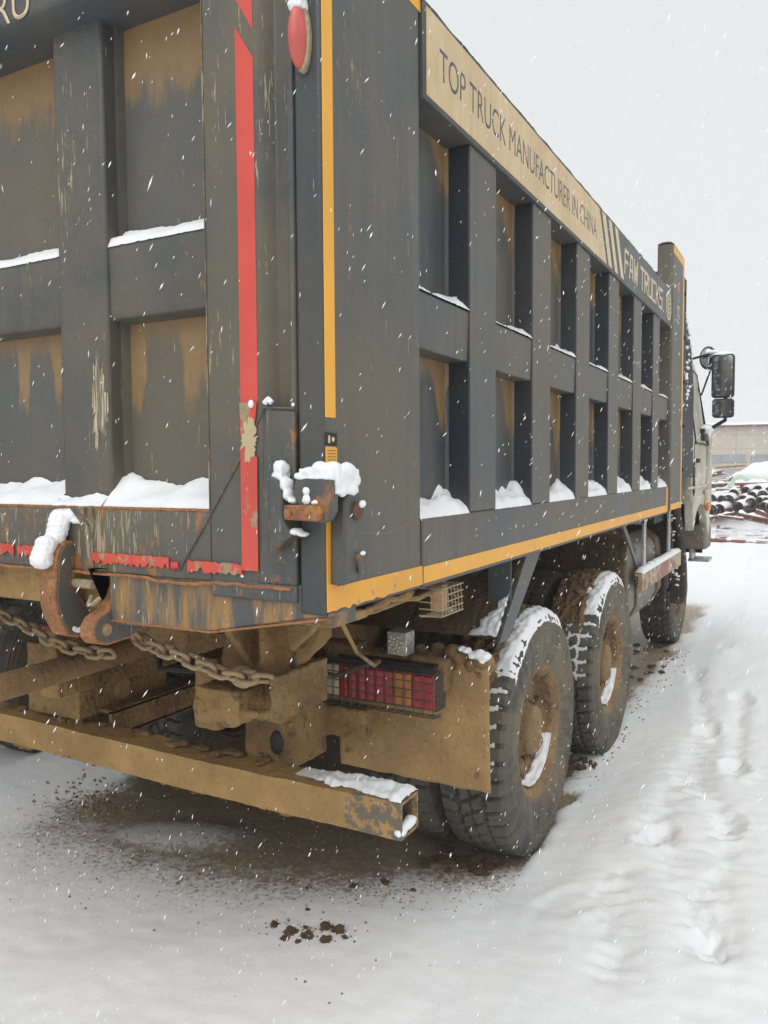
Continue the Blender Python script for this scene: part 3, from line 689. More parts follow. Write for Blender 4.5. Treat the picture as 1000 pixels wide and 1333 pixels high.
# ---- side latch at the rear corner
b = MB(); b.prism([(.018, 1.475), (.105, 1.482), (.108, 1.66), (.102, 1.69), (.085, 1.705), (.06, 1.708), (.035, 1.70), (.022, 1.68)], 'x', 1.248, 1.292)
la = b.build('side_latch', M_hook, truck, bevel=.006)
b = MB(); b.lathe([(0, .0), (.02, 0), (.023, -.004), (.023, -.05)], 18, (1.303, .075, 1.655)); b.build('pin', M_rustd, la, bevel=.002)
b = MB(); b.obox((1.292, .08, 1.548), (1.302, .083, 1.50), .012, .012); b.obox((1.292, .08, 1.55), (1.292, .08, 1.53), .02, .03); b.build('peg', M_low, la, bevel=.002)
b = MB(); b.prism([(1.188, 1.712), (1.194, 1.735), (1.25, 1.741), (1.298, 1.743), (1.296, 1.66), (1.28, 1.635), (1.262, 1.63), (1.235, 1.66), (1.205, 1.665), (1.192, 1.685)], 'y', -.045, -.012)
b.build('hook_plate', M_cpat, la, bevel=.005)
b = MB(); b.prism([(1.168, 1.638), (1.262, 1.636), (1.275, 1.645), (1.277, 1.662), (1.265, 1.674), (1.168, 1.674)], 'y', -.06, -.04); b.build('link_bar', M_rust, la, bevel=.005)
b = MB(); b.prism([(1.118, 1.745), (1.14, 1.735), (1.155, 1.70), (1.158, 1.64), (1.185, 1.60), (1.15, 1.575), (1.118, 1.555)], 'y', -.05, .02); b.build('gate_lug', M_cpat, la, bevel=.005)
b = MB(); b.tube([(1.185, -.061, 1.655), (1.185, -.068, 1.655)], .010, 12); b.build('bolt', M_rust, la)
b = MB()
for (x, y, z, r1, r2) in ((1.135, -.02, 1.765, .022, .028), (1.125, -.02, 1.745, .02, .02), (1.155, -.025, 1.725, .02, .025), (1.165, -.03, 1.70, .014, .02), (1.18, -.03, 1.685, .016, .012), (1.225, -.03, 1.69, .022, .02), (1.225, -.03, 1.71, .016, .018), (1.25, -.03, 1.682, .016, .01),
                         (1.20, -.03, 1.745, .018, .012), (1.225, -.03, 1.757, .022, .016), (1.255, -.028, 1.765, .024, .022), (1.285, -.02, 1.765, .024, .022), (1.30, .02, 1.76, .02, .026), (1.30, .06, 1.735, .014, .022), (1.285, .06, 1.74, .02, .022), (1.28, .0, 1.73, .022, .025), (1.305, .04, 1.715, .012, .02), (1.30, .0, 1.71, .012, .02), (1.308, .078, 1.675, .009, .012),
                         (1.305, .083, 1.552, .009, .010), (1.185, -.03, 1.61, .016, .012), (1.2, -.02, 1.602, .012, .008)):
    b.ell((x, y, z - r2 * .15), (r1 * .9, .022 if y < 0 else r1 * 1.6, r2 * .8), 12)
b.box(1.205, 1.30, -.045, .05, 1.735, 1.762); b.box(1.285, 1.305, -.03, .07, 1.70, 1.76); b.box(1.127, 1.15, -.04, .01, 1.735, 1.77)
b.build('snow', M_snow, la, remesh=.003, sm=4, disp=[(.010, .04), (.003, .006)])
b = MB(); b.tube([(1.075, -.005, 1.925), (1.09, -.008, 1.935), (1.1, -.008, 1.925)], .008, 8); b.ell((1.16, -.002, 1.918), (.006, .006, .006), 8); b.ell((1.035, -.008, 1.925), (.01, .006, .012), 8); b.ell((1.0, -.01, 1.485), (.006, .005, .004), 8)
b.build('snow', M_snow, la, remesh=.003, sm=1)

# ---- hanging brackets of the box, chassis, bumper
b = MB()
for s in (1, -1):
    b.box(*sorted((s * .36, s * .47)), .5, 7.4, .84, 1.10)
    b.box(*sorted((s * .34, s * .47)), .75, 5.6, 1.12, 1.41)
    b.box(*sorted((s * .42, s * (.61 if s > 0 else .67))), .70, .98, .64, 1.02)
b.box(-.66, .60, .80, .90, 1.01, 1.12)
for s in (1, -1): b.box(*sorted((s * .44, s * .59)), .80, .90, .90, 1.05)
b.box(.58, .74, 1.0, 1.08, .92, 1.08)
for s in (1, -1): b.box(*sorted((s * .5, s * 1.1)), 1.03, 1.09, .93, 1.05)
for s in (1, -1): b.box(*sorted((s * .5, s * .8)), .95, 1.02, .72, .84)
for y in (1.4, 2.65, 3.9, 5.0): b.box(-.9, .9, y, y + .08, 1.28, 1.42)
o_ch = b.build('chassis_frame', M_mud, truck, remesh=.011, sm=1, disp=[(.010, .06), (.006, .015)])
b = MB(); b.prism([(.53, 1.42), (.90, 1.42), (.885, 1.20), (.80, 1.12), (.74, 1.06), (.72, .9), (.44, .9), (.45, 1.05), (.50, 1.2)], 'y', .52, .60)
b.prism([(.22, 1.42), (.66, 1.42), (.80, 1.12), (.74, .95), (.62, .95)], 'x', .60, .63)
b.box(.70, .722, .44, .53, 1.10, 1.40); b.prism([(.75, 1.42), (.91, 1.42), (.90, 1.25), (.80, 1.16)], 'y', .47, .50); b.build('hinge_bracket', M_mud, o_ch, remesh=.007, sm=0, disp=[(.008, .05), (.004, .012)])
b = MB(); b.ell((.575, .695, .76), (.028, .012, .045), 16); b.build('hole', M_blk, o_ch)
b = MB(); b.box(-.70, -.38, .62, 1.12, .72, 1.02); b.box(-.38, -.30, .75, 1.2, .93, 1.03); b.build('bracket_box', M_mud, o_ch, remesh=.010, sm=2, disp=[(.012, .06)])
b = MB(); b.lathe([(0, 0), (.045, 0), (.045, -.01)], 20, (-.368, .85, .80)); b.build('hole', M_mudl, o_ch)
b = MB(); b.box(.475, .66, .38, .56, .925, 1.035); b.ell((.50, .42, .96), (.05, .06, .06), 12); b.ell((.60, .42, .97), (.06, .05, .07), 12)
b.tube([(.66, .42, 1.06), (.74, .42, 1.085), (.79, .42, 1.07), (.79, .42, .99), (.74, .42, .965), (.66, .42, .96)], .014, 8); b.box(.77, .80, .4, .7, .95, 1.10)
b.build('tow_coupling', M_mud, truck, remesh=.006, sm=1, disp=[(.014, .04), (.006, .012)])
b = MB(); b.box(-.32, -.30, .72, 1.9, .63, .74); b.box(-.40, -.30, .72, 1.9, .73, .745); b.box(-.40, -.30, .72, 1.9, .625, .64); b.build('channel_bar', M_mud, o_ch, disp=None)
b = MB(); b.tube([(-.29, -.7, 1.02), (-.29, .2, .975), (-.29, .9, .99), (-.29, 1.5, 1.02)], .05, 16); b.build('draw_bar', mudmat('drawbar_mud', a=(.33, .205, .09), b=(.23, .13, .06), dk=.15, bs=.6), o_ch)

bm_ = MB(); bb = at(540, 1045, 'x', 1.15)
bm_.box(-1.15, 1.15, .58, .70, .566, .572); bm_.box(-1.15, 1.15, .58, .70, .682, .69); bm_.box(-1.15, 1.15, .58, .59, .566, .69); bm_.box(-1.15, 1.15, .69, .70, .566, .69)
b = MB(); n_ = 90
def loopq(i):   # hollow square tube outer wall
    return None
for (ya, yb, za, zb) in ((.58, .58, .568, .69), (.58, .70, .69, .69), (.70, .70, .69, .568), (.70, .58, .568, .568)):
    def hf(u, v):
        x = -1.15 + 2.3 * v; y = ya + (yb - ya) * u; z = za + (zb - za) * u
        q = .007 * mn.noise(Vector((x * 5, y * 9, z * 9))) + .004 * mn.noise(Vector((x * 30, y * 30, z * 30))); q *= min(1, (1.15 - abs(x)) / .25 + .1)
        if zb == za == .568: q *= 2.5
        return (x, y + q * (-1 if ya < .6 else 1), z + q - (.006 * math.sin((x + .3) * 2.2)))
    b.grid(hf, 6, 160)
for (ya, yb, za, zb) in ((.588, .588, .576, .682), (.588, .692, .682, .682), (.692, .692, .682, .576), (.692, .588, .576, .576)):
    b.grid(lambda u, v: (-1.15 + 2.3 * v, ya + (yb - ya) * u, za + (zb - za) * u), 1, 1)
for (p, q) in (((.58, .568), (.588, .576)), ((.58, .69), (.588, .682)), ((.70, .69), (.692, .682)), ((.70, .568), (.692, .576))): pass
c4 = [(.58, .568), (.70, .568), (.70, .69), (.58, .69)]; i4 = [(.588, .576), (.692, .576), (.692, .682), (.588, .682)]
for s in (1, -1):
    for i in range(4):
        j = (i + 1) % 4; b.add([(s * 1.15, *c4[i]), (s * 1.15, *c4[j]), (s * 1.15, *i4[j]), (s * 1.15, *i4[i])], [(0, 1, 2, 3)])
def bumpermat():
    k = NT('bumper_mud_and_paint', .8)
    n1 = k.noise(4, 6, .6); n2 = k.noise(45, 4, .65); n3 = k.noise(13, 6, .7); x, y, z = k.sep()
    c = k.mix(k.step(n1, .3, .7), (.47, .29, .105), (.30, .185, .07))
    c = k.mix(k.m('MULTIPLY', k.step(n2, .52, .72), .4), c, (.18, .11, .05))
    th = k.step(x, .80, 1.0, .72, .47)
    c = k.mix(k.m('MULTIPLY', k.step(k.m('SUBTRACT', n3, th), -.01, .05), .85), c, (.115, .112, .10))
    k.bump(k.m('ADD', n2, k.m('MULTIPLY', n3, 1.2)), .8, .012); return k.done(c)
o_bp = b.build('rear_bumper_beam', bumpermat(), truck, smooth=60)
def hf(u, v):
    x = .70 + .45 * v; d = min(1, v * 3) * min(1, (1 - v) * 12 + .3)
    h = (.004 + .03 * math.sqrt(max(0, 1 - abs(2 * u - 1) ** 2.2)) * (.35 + .65 * v)) * d * (1 + .7 * mn.noise(Vector((x * 16, u * 3, 3)))) - .004 + .006 * mn.noise(Vector((x * 60, u * 9, 3)))
    edge = .5 + .9 * mn.noise(Vector((x * 11, 2, 2))) + .5 * mn.noise(Vector((x * 37, 2, 2)))
    yy = .705 - .125 * u * (.45 + .4 * v + .3 * edge)
    return (x, max(.578, yy), .69 - .006 * math.sin((x + .3) * 2.2) + max(0, h) + .003)
MB().grid(hf, 14, 90).build('snow', M_snow, o_bp, smooth=180)
b = MB(); b.ell((1.14, .65, .60), (.02, .045, .02), 12); b.ell((1.135, .60, .59), (.02, .03, .018), 10); b.build('snow', M_snow, o_bp, remesh=.005, sm=1, disp=[(.01, .03)])
b = MB()
for (x, y) in ((-.50, .63), (-.43, .66)):
    b.ell((x, y, .70), (.022, .022, .03), 8); b.ell((x, y, .728), (.014, .014, .016), 6)
b.build('bolt', M_mud, o_bp)
b = MB(); [b.ell((.2 + random.uniform(-1.1, .4), .66 + random.uniform(-.02, .03), .695), (random.uniform(.015, .05), .03, random.uniform(.006, .016)), 8) for i in range(26)]
b.build('mud_crust', M_mud, o_bp, remesh=.008, sm=1, disp=[(.01, .03)])

# ---- chain, hung between the coupling and the box
def chainmesh(P, pitch=.05):
    b = MB(); P = [Vector(p) for p in P]
    pts = []; 
    for i in range(len(P) - 1):
        p0 = P[max(0, i - 1)]; p1 = P[i]; p2 = P[i + 1]; p3 = P[min(len(P) - 1, i + 2)]
        for k in range(20):
            t = k / 20; pts.append(.5 * ((2 * p1) + (-p0 + p2) * t + (2 * p0 - 5 * p1 + 4 * p2 - p3) * t * t + (-p0 + 3 * p1 - 3 * p2 + p3) * t ** 3))
    acc = 0; nxt = 0; side = 0
    for a, c in zip(pts, pts[1:]):
        acc += (c - a).length
        if acc >= nxt:
            nxt += pitch; d = (c - a).normalized(); u = Vector((0, -.6, .8)); u = (u - d * u.dot(d)).normalized()
            if side: u = d.cross(u)
            u = (u + d.cross(u) * random.uniform(-.3, .3)).normalized()
            side ^= 1; L, Wd = .025, .020; path = []
            for k in range(16):
                t = 2 * math.pi * k / 16; path.append(a + d * (L * (1 if math.cos(t) > 0 else -1) * .55 + L * .75 * math.cos(t)) + u * Wd * math.sin(t))
            b.tube(path, .0082, 8, closed=True)
    return b
chainmesh([(.285, .30, 1.205), (.36, .30, 1.175), (.46, .31, 1.155), (.56, .33, 1.125), (.65, .35, 1.10), (.73, .38, 1.095), (.80, .42, 1.088)]).build('chain', M_chain, truck, weld=False)
chainmesh([(-.75, .35, 1.245), (-.50, .35, 1.205), (-.3, .35, 1.16), (-.16, .36, 1.115), (-.04, .4, 1.09), (.05, .42, 1.09)]).build('chain', M_chain, truck, weld=False)
b = MB(); b.tube([(.18, .2, 1.245), (.26, .25, 1.222), (.29, .3, 1.21)], .010, 8); b.tube([(.66 + .04 * math.cos(t), .40, 1.085 + .028 * math.sin(t)) for t in np.linspace(0, 6.1, 14)], .011, 8)
b.build('shackle', M_chain, truck, disp=None)

# ---- mud flaps, tail lights, lamps
for s in (1, -1):
    def hf(u, v):
        x = s * (.575 + .66 * u); z = .535 + .485 * v
        return (x, 1.13 + .006 * mn.noise(Vector((x * 3, z * 3, 0))) + .02 * (1 - v) ** 2, z + (.008 * mn.noise(Vector((x * 14, 0, 0))) if v < .05 else 0))
    b = MB(); b.grid(hf, 40, 30); of = b.build('mud_flap', M_flap, truck, smooth=180)
    m_ = of.modifiers.new('solid', 'SOLIDIFY'); m_.thickness = .012
    b = MB()
    for i in range(34): b.ell((s * (.80 + .43 * random.random()), 1.12 + random.uniform(0, .05), 1.02 + random.uniform(0, .045)), (random.uniform(.015, .035),) * 3, 8)
    b.box(*sorted((s * .6, s * 1.235)), 1.12, 1.2, .99, 1.03)
    b.build('mud_ridge', M_mud, of, remesh=.008, sm=1, disp=[(.012, .025)])
    if s > 0:
        b = MB()
        for (x, z, r) in ((1.20, 1.065, .024), (1.225, 1.06, .02), (1.175, 1.06, .018), (1.15, 1.075, .014), (1.128, 1.08, .013), (1.215, 1.045, .015)): b.ell((x, 1.12, z), (r, .03, r * .8), 10)
        b.build('snow', M_snow, of, remesh=.005, sm=1, disp=[(.01, .015)])
    # tail light: housing > lenses, wire cage
    def mp(a): return .598 + (a - .64) * .985
    def X(a, c): return sorted((s * mp(a), s * mp(c)))
    b = MB(); b.box(*X(.64, 1.14), .985, 1.06, .866, 1.006); ot = b.build('tail_light', M_wire, truck, bevel=.006)
    for (a, c, mt, nm) in ((.646, .712, M_lwh, 'clear_lens'), (.714, .952, M_lred, 'red_lens'), (.954, 1.034, M_lor, 'orange_lens'), (1.036, 1.132, M_lred, 'red_lens')):
        b = MB(); x0, x1 = X(a, c)
        nb = max(2, int((c - a) / .035))
        b.grid(lambda u, v: (x0 + (x1 - x0) * u, .978 - .004 * abs(math.sin(u * nb * math.pi)) ** .5 - .003 * min(1, 8 * min(u, 1 - u)), .874 + .122 * v), nb * 6, 2)
        b.box(x0, x1, .9785, .986, .872, .998); b.build(nm, mt, ot, smooth=180)
    b = MB(); y0 = .935
    for i in range(14): x = s * mp(.635 + .51 * i / 13); b.tube([(x, 1.0, .848), (x, y0, .856), (x, y0, 1.016), (x, 1.0, 1.024)], .0022, 5)
    for j in range(6): z = .858 + .157 * j / 5; b.tube([(s * mp(.633), 1.0, z), (s * mp(.633), y0, z), (s * mp(1.147), y0, z), (s * mp(1.147), 1.0, z)], .0022, 5)
    for yy in (.952, .97, .988):
        for z in (.852, 1.02): b.tube([(s * mp(.633), yy, z), (s * mp(1.147), yy, z)], .002, 5)
    b.build('wire_cage', M_wire, ot)
    if s > 0:
        b = MB(); b.box(.66, 1.07, .99, 1.05, 1.022, 1.034); b.build('top_plate', M_blk, ot)
b = MB(); b.box(.872, .955, 1.00, 1.07, 1.055, 1.145); ow_ = b.build('work_lamp', M_silver, truck, bevel=.004)
b = MB()
for i in range(16):
    a = i * 2.4; r = .0085 * math.sqrt(i + .5); b.ell((.908 + r * math.cos(a), .998, 1.098 + r * math.sin(a)), (.007, .004, .007), 8)
b.build('led_lens', M_lwh, ow_)
b = MB()
for (x, z) in ((.62, .99), (.70, .985), (1.20, .985), (.62, .60), (1.19, .60)): b.ell((x, 1.118, z), (.010, .010, .010), 8)
for (x, z) in ((.45, .96), (.52, .90), (.62, .93), (.50, .70), (.64, .70), (.64, .84)): b.ell((x, .692, z), (.012, .012, .012), 8)
b.build('bolt', M_mud, truck)
b = MB(); b.tube([(.3, .9, 1.02), (.45, .78, 1.10), (.6, .76, 1.05), (.75, .82, 1.0), (.9, .9, 1.06)], .009, 7); b.tube([(-.3, 1.0, .98), (-.1, .8, .93), (.1, .78, .95), (.35, .85, 1.0)], .012, 7); b.tube([(-.2, 1.3, 1.1), (0, 1.1, .85), (.25, 1.1, .82), (.4, 1.3, .95)], .014, 7)
b.build('hose', M_under, truck)
# side marker in its pale cage, hung under the plate
b = MB(); b.box(1.17, 1.215, .755, .80, 1.285, 1.375); os_ = b.build('side_marker_lamp', M_lpk2, truck, bevel=.004)
b = MB()
for y in np.linspace(.70, .86, 7): b.tube([(1.16, y, 1.375), (1.235, y, 1.365), (1.24, y + .003, 1.28), (1.16, y, 1.275)], .0024, 5)
for z in (1.28, 1.302, 1.325, 1.347, 1.37): b.tube([(1.16, .695, z), (1.24, .695, z), (1.242, .865, z), (1.16, .865, z)], .0024, 5)
b.build('wire_cage', M_wirel, os_)
b = MB(); b.tube([(1.22, .10, 1.386), (1.2, .17, 1.33), (1.18, .26, 1.25), (1.1, .5, 1.15), (.95, .8, 1.08)], .006, 7); b.tube([(1.2, .08, 1.38), (1.21, .3, 1.362), (1.21, .5, 1.367), (1.2, .6, 1.352), (1.19, .75, 1.36)], .009, 7)
b.build('cable', M_mud, truck, disp=[(.006, .03)])

# slanting mudguard in front of the flap with its side flange and snow
b = MB(); y0, z0, y1, z1 = 1.34, 1.075, 1.66, 1.405
b.prism([(y0, z0), (y0 + .012, z0 - .01), (y1 + .012, z1), (y1, z1 + .01)], 'x', .35, 1.20); 
om = b.build('mudguard', M_mudd, truck, remesh=.012, sm=1, disp=[(.014, .05)])
b = MB(); b.prism([(y0 - .03, z0 - .01), (y0 + .09, z0 - .01), (y1 + .21, z1), (y1 + .0, z1)], 'x', 1.19, 1.205); b.box(1.10, 1.2, y1 - .2, y1 - .19, 1.20, 1.4)
b.build('flange', M_frame, om, bevel=.002)
def hf(u, v):
    t = u; y = y0 + (y1 - y0) * t * .62; z = z0 + (z1 - z0) * t * .62; wv = .13 * (1 - t) ** 1.6 + .008
    x = 1.192 - wv * v * (1 + .5 * mn.noise(Vector((t * 9, 3, 1)))); h = .02 * math.sqrt(max(0, 1 - v)) * (1 + mn.noise(Vector((t * 12, v * 7, 2))))
    return (x, y - h * .6 - .006, z + h * .6 + .008)
MB().grid(hf, 34, 12).build('snow', M_snow, om, smooth=180)

# front mudguard of the bogie, tank, guard rail
b = MB(); b.box(.45, 1.13, 3.98, 4.02, .48, 1.38); b.prism([(3.98, 1.28), (4.02, 1.28), (3.5, 1.41), (2.5, 1.415), (2.5, 1.40), (3.46, 1.39)], 'x', .45, 1.12); b.build('mudguard', M_mudd, truck, remesh=.015, sm=1, disp=[(.02, .06)])
b = MB(); b.obox((1.16, 3.7, 1.41), (1.17, 4.16, 1.08), .012, .05); b.build('stay', M_frame, truck, bevel=.003)
b = MB(); b.prism([(.62 + .0, .62), (.62, 1.16), (.68, 1.24), (1.0, 1.24), (1.10, 1.16), (1.12, 1.0), (1.12, .74), (1.06, .62), (1.0, .57), (.7, .57)], 'y', 4.12, 5.5)
og = b.build('fuel_tank', paint('tank_paint', base=(.24, .22, .18), dust=.7, rust=.2, scr=.2), truck, bevel=.03)
for y in (4.35, 5.2):
    b = MB(); b.prism([(.61, .61), (.61, 1.17), (.675, 1.252), (1.005, 1.252), (1.112, 1.165), (1.132, 1.0), (1.132, .74), (1.068, .608), (1.0, .558), (.7, .558)], 'y', y, y + .06); b.build('strap', M_rustd, og, bevel=.01)
b = MB(); b.box(1.185, 1.215, 4.14, 5.92, .875, 1.005); b.box(1.16, 1.19, 4.14, 5.92, .985, 1.005)
k = NT('guard_board_tape', .5); x, y, z = k.sep(); n = k.noise(8, 5, .7)
c = k.mix(k.step(y, 4.86, 4.88), (.40, .29, .16), (.33, .09, .07)); c = k.mix(k.step(y, 5.25, 5.27), c, (.42, .31, .18)); c = k.mix(k.step(n, .48, .56), c, (.17, .09, .05))
orl = b.build('guard_rail', k.done(c), truck, bevel=.004)
for y, zt in ((4.36, 1.37), (5.45, 1.40)):
    b = MB(); b.box(1.165, 1.183, y, y + .09, .9, zt); b.box(.9, 1.183, y, y + .09, zt - .03, zt); b.build('upright', M_silver, orl, bevel=.003)
    b = MB(); b.ell((1.15, y + .045, zt + .005), (.05, .05, .022), 10); b.build('snow', M_snow, orl)
def hf(u, v):
    y = 4.14 + 1.78 * v; h = .035 * math.sqrt(max(0, 1 - (2 * u - 1) ** 2)) * (1 + .5 * mn.noise(Vector((y * 9, 0, 0)))) * min(1, 8 * v + .3) * min(1, 8 * (1 - v) + .3)
    return (1.22 - .07 * u, y, 1.004 + h)
MB().grid(hf, 8, 80).build('snow', M_snow, orl, smooth=180)

# ---- wheels
TR = .56; XH = .155
def tyre_mesh():
    side = [(.292, .112), (.300, .128), (.33, .142), (.37, .151), (.41, .156), (.412, .1585), (.418, .1585), (.42, .157), (.44, .1575), (.442, .160), (.452, .160), (.454, .158), (.47, .158), (.472, .1595), (.476, .1595), (.478, .157), (.50, .153), (.522, .147), (.53, .146)]
    crown = []
    NX = 40
    prof = [(r, -x) for r, x in side] 
    for i in range(NX + 1):
        x = -.140 + .280 * i / NX; q = abs(x) / .14
        crown.append((TR - .010 * q ** 2.2 - (.012 if q > .97 else 0), x))
    prof = prof + crown + [(r, x) for r, x in side[::-1]]
    prof = prof + [(.275, .10), (.275, -.10)]
    NT_ = 46 * 12; vs = []; m = len(prof)
    for k in range(NT_):
        th = k / NT_; t = 2 * math.pi * th; u = th * 46
        tri = abs((u % 1) * 2 - 1)
        for (r, x) in prof:
            wv = x / .14; a = abs(wv); rr = r
            if r > .495 and a <= 1.12:
                g = 0
                sh = (u + (.5 if wv > 0 else 0) + .25 * (a - .4)) % 1
                if a > .40: g = 1 if sh < .24 else 0
                zc = .36 + .10 * tri
                if abs(a - zc) < .045: g = 1
                if a < .36 and ((u * 1 + .35 * math.copysign(1, wv) * a / .3 + .3) % 1) < .16: g = 1
                if abs(wv + .08 * (tri - .5)) < .03: g = 1
                dep = .019 if r > .54 else .013 * (r - .495) / .045
                rr = r - dep * g
            vs.append((x, rr * math.cos(t), rr * math.sin(t)))
    fs = [(k * m + i, ((k + 1) % NT_) * m + i, ((k + 1) % NT_) * m + (i + 1) % m, k * m + (i + 1) % m) for k in range(NT_) for i in range(m)]
    b = MB(); b.add(vs, fs); return b.mesh('tyre', M_tyre, 28)
me_tyre = tyre_mesh()
def dense(P, st=.008):
    o = []
    for a, c in zip(P, P[1:]):
        n_ = max(1, int(math.dist(a, c) / st)); o += [(a[0] + (c[0] - a[0]) * i / n_, a[1] + (c[1] - a[1]) * i / n_) for i in range(n_)]
    return o + [P[-1]]
def rough(b, amp, sc):
    b.v = [tuple(Vector(p) + Vector((1, -p[1] * 2, -p[2] * 2)) * (max(-.2, mn.noise(Vector(p) * sc)) + .5 * mn.noise(Vector(p) * sc * 3)) * amp * (0 if math.hypot(p[1], p[2]) > .268 else 1)) for p in b.v]; return b
b = MB(); b.lathe(dense([(.270, .0), (.272, .10), (.290, .112), (.304, .118), (.309, .126), (.304, .132), (.292, .128), (.280, .118), (.264, .105), (.258, .075), (.245, .052), (.215, .038), (.18, .034), (.13, .04)]), 160); rough(b, .020, 17)
me_rim = b.mesh('rim', mudmat('rim_brown_mud', a=(.34, .22, .10), b=(.20, .125, .06), dk=.25), 40)
b = MB(); b.lathe(dense([(.142, .034), (.13, .05), (.118, .07), (.112, .10), (.10, .112), (.05, .118), (0.001, .120)]), 90); rough(b, .012, 22)
for i in range(10): a = i * math.pi / 5; b.ell((.040, .165 * math.cos(a), .165 * math.sin(a)), (.026, .016, .016), 8)
me_hub = b.mesh('hub', mudmat('hub_tan_mud', a=(.33, .22, .11), b=(.22, .14, .07), dk=.15), 40)
b = MB(); b.lathe([(.285, .10), (.304, .118), (.309, .126), (.302, .132), (.285, .125), (.26, .11), (.22, .12), (.17, .135)], 60); me_rimf = b.mesh('rim', M_mudd, 40)
b = MB(); b.lathe([(.172, .132), (.168, .15), (.12, .152), (.115, .20), (.10, .215), (0, .22)], 40)
for i in range(10): a = i * math.pi / 5; b.lathe([(0, .19), (.016, .19), (.018, .15)], 8, (0, .145 * math.cos(a), .145 * math.sin(a)))
me_hubf = b.mesh('hub', M_mudd, 40)
def tshell(name, th0, th1, x0, x1, hfun, mat, r0=TR, n=150, m=26, seed=0):
    def hf(u, v):
        t = th0 + (th1 - th0) * u; x = x0 + (x1 - x0) * v; q = min(1, abs(x) / .14)
        rb = r0 - .010 * q ** 2.2 - (.02 * max(0, (abs(x) - .125) / .02) ** 1.5)
        return (x, -math.sin(t) * 0 + (rb + hfun(t, x)) * math.sin(t), (rb + hfun(t, x)) * math.cos(t))
    return MB().grid(hf, n, m).mesh(name, mat, 180)
def sn(t, x):      # snow on the tread; t = 0 at the top, negative towards the rear
    e = min(1, (.155 - abs(x)) / .02); ex = max(-.3, min(1, (x - .02) / .05 + .6 * mn.noise(Vector((t * 9, 1, 2)))))
    f = float(sst(-1.18, -.55, t)) * (1 - float(sst(.55, .8, t)))
    n = mn.noise(Vector((t * 7, x * 16, 1))) * .9 + mn.noise(Vector((t * 22, x * 45, 5))) * .6
    return -.022 + f * ex * (.034 + .012 * n) * (.4 + .6 * max(0, e)) + .006 * n
def sg(t, x):      # snow lying in the grooves further round
    n = mn.noise(Vector((t * 6, x * 12, 7)))
    return -.0135 + .008 * float(sst(-1.75, -1.0, t)) + .006 * n - (.02 if x < -.02 else 0)
def sm_(t, x):     # earth on the tread
    f = float(sst(-1.2, -.8, t)) * (1 - float(sst(.5, .8, t))); n = mn.noise(Vector((t * 14, x * 30, 4))) + .7 * mn.noise(Vector((t * 40, x * 80, 4)))
    return -.02 + f * (.030 + .026 * n) * (1 - float(sst(.05, .12, x)))
def srim(u, v):
    t = R(-52) + R(108) * u; x = .052 * v + .060; h = .030 * (1 - v * .6) * math.sin(math.pi * u) ** .5 * (1 + .4 * mn.noise(Vector((u * 9, v * 3, 2)))) + .004 * mn.noise(Vector((u * 40, v * 12, 2)))
    r = .262 - h; return (x, r * math.sin(t + .25), -r * math.cos(t + .25))
me_srim = MB().grid(srim, 50, 14).mesh('snow', M_snow, 180)
me_sn = tshell('snow', -1.25, .85, -.15, .152, sn, M_snow, n=200, m=44); me_sg = tshell('snow', -1.55, -.75, -.02, .112, sg, M_snow)
me_mt = tshell('mud', -1.25, .85, -.15, .15, sm_, M_clod, n=200, m=44)
def rimclods():
    b = MB()
    for i in range(70):
        a = random.uniform(0, 6.28); r = random.uniform(.15, .25); q = random.uniform(.014, .05)
        b.ell((.03 + random.uniform(0, .025), r * math.cos(a), r * math.sin(a)), (q * .7, q, q), 8, jit=.5, seed=i)
    return b.mesh('mud', M_clod, 60)
me_rc = rimclods()
def inst(name, me, parent, loc=(0, 0, 0)):
    o = bpy.data.objects.new(name, me); o.parent = parent; o.location = loc; col.objects.link(o); return o
ZW = .532
def wheel(x, y, flip=False, kind='outer', snow=False, rot=0):
    o = bpy.data.objects.new('wheel', me_hubf if kind == 'front' else me_hub); place(o, truck, (x, y, ZW))
    if flip: o.rotation_euler = (0, 0, math.pi)
    t = inst('tyre', me_tyre, o); t.rotation_euler = (rot, 0, 0)
    inst('rim', me_rimf if kind == 'front' else me_rim, o)
    if kind == 'outer' and not flip:
        inst('mud', me_rc, o).rotation_euler = (rot * 3, 0, 0)
        if snow:
            inst('snow', me_srim, o); inst('snow', me_sn, o); inst('snow', me_sg, o); inst('mud', me_mt, o)
    return o
Y1, Y2, Y3 = 1.93, 3.37, 6.85
for Y in (Y1, Y2):
    wheel(1.045, Y, snow=True, rot=.03 if Y < 2 else .11); wheel(.70, Y, kind='inner', rot=.06)
    wheel(-1.045, Y, True, rot=.2); wheel(-.70, Y, True, 'inner', rot=.3)
    b = MB(); b.lathe([(.07, -1.1), (.075, -.25), (.19, -.14), (.19, .14), (.075, .25), (.07, 1.1)], 24, (0, Y, ZW)); b.box(-.5, .5, Y - .08, Y + .08, ZW - .09, ZW + .09)
    b.ell((0, Y - .12, ZW), (.15, .16, .18), 14); b.build('axle', M_mud, truck, remesh=.014, sm=2, disp=[(.02, .06)])
    for s in (1, -1):
        b = MB(); b.box(s * .42 - .045, s * .42 + .045, Y - .5, Y + .5, .66, .84) if Y == Y2 else b.box(s * .42 - .04, s * .42 + .04, Y - .3, Y + .6, .66, .84); b.build('leaf_spring', M_mud, truck, disp=None)
wheel(.92, Y3, kind='front', rot=.1); wheel(-.92, Y3, True, 'front')
b = MB(); b.box(-.95, .95, Y3 - .05, Y3 + .05, .42, .56); b.build('axle', M_mudd, truck)

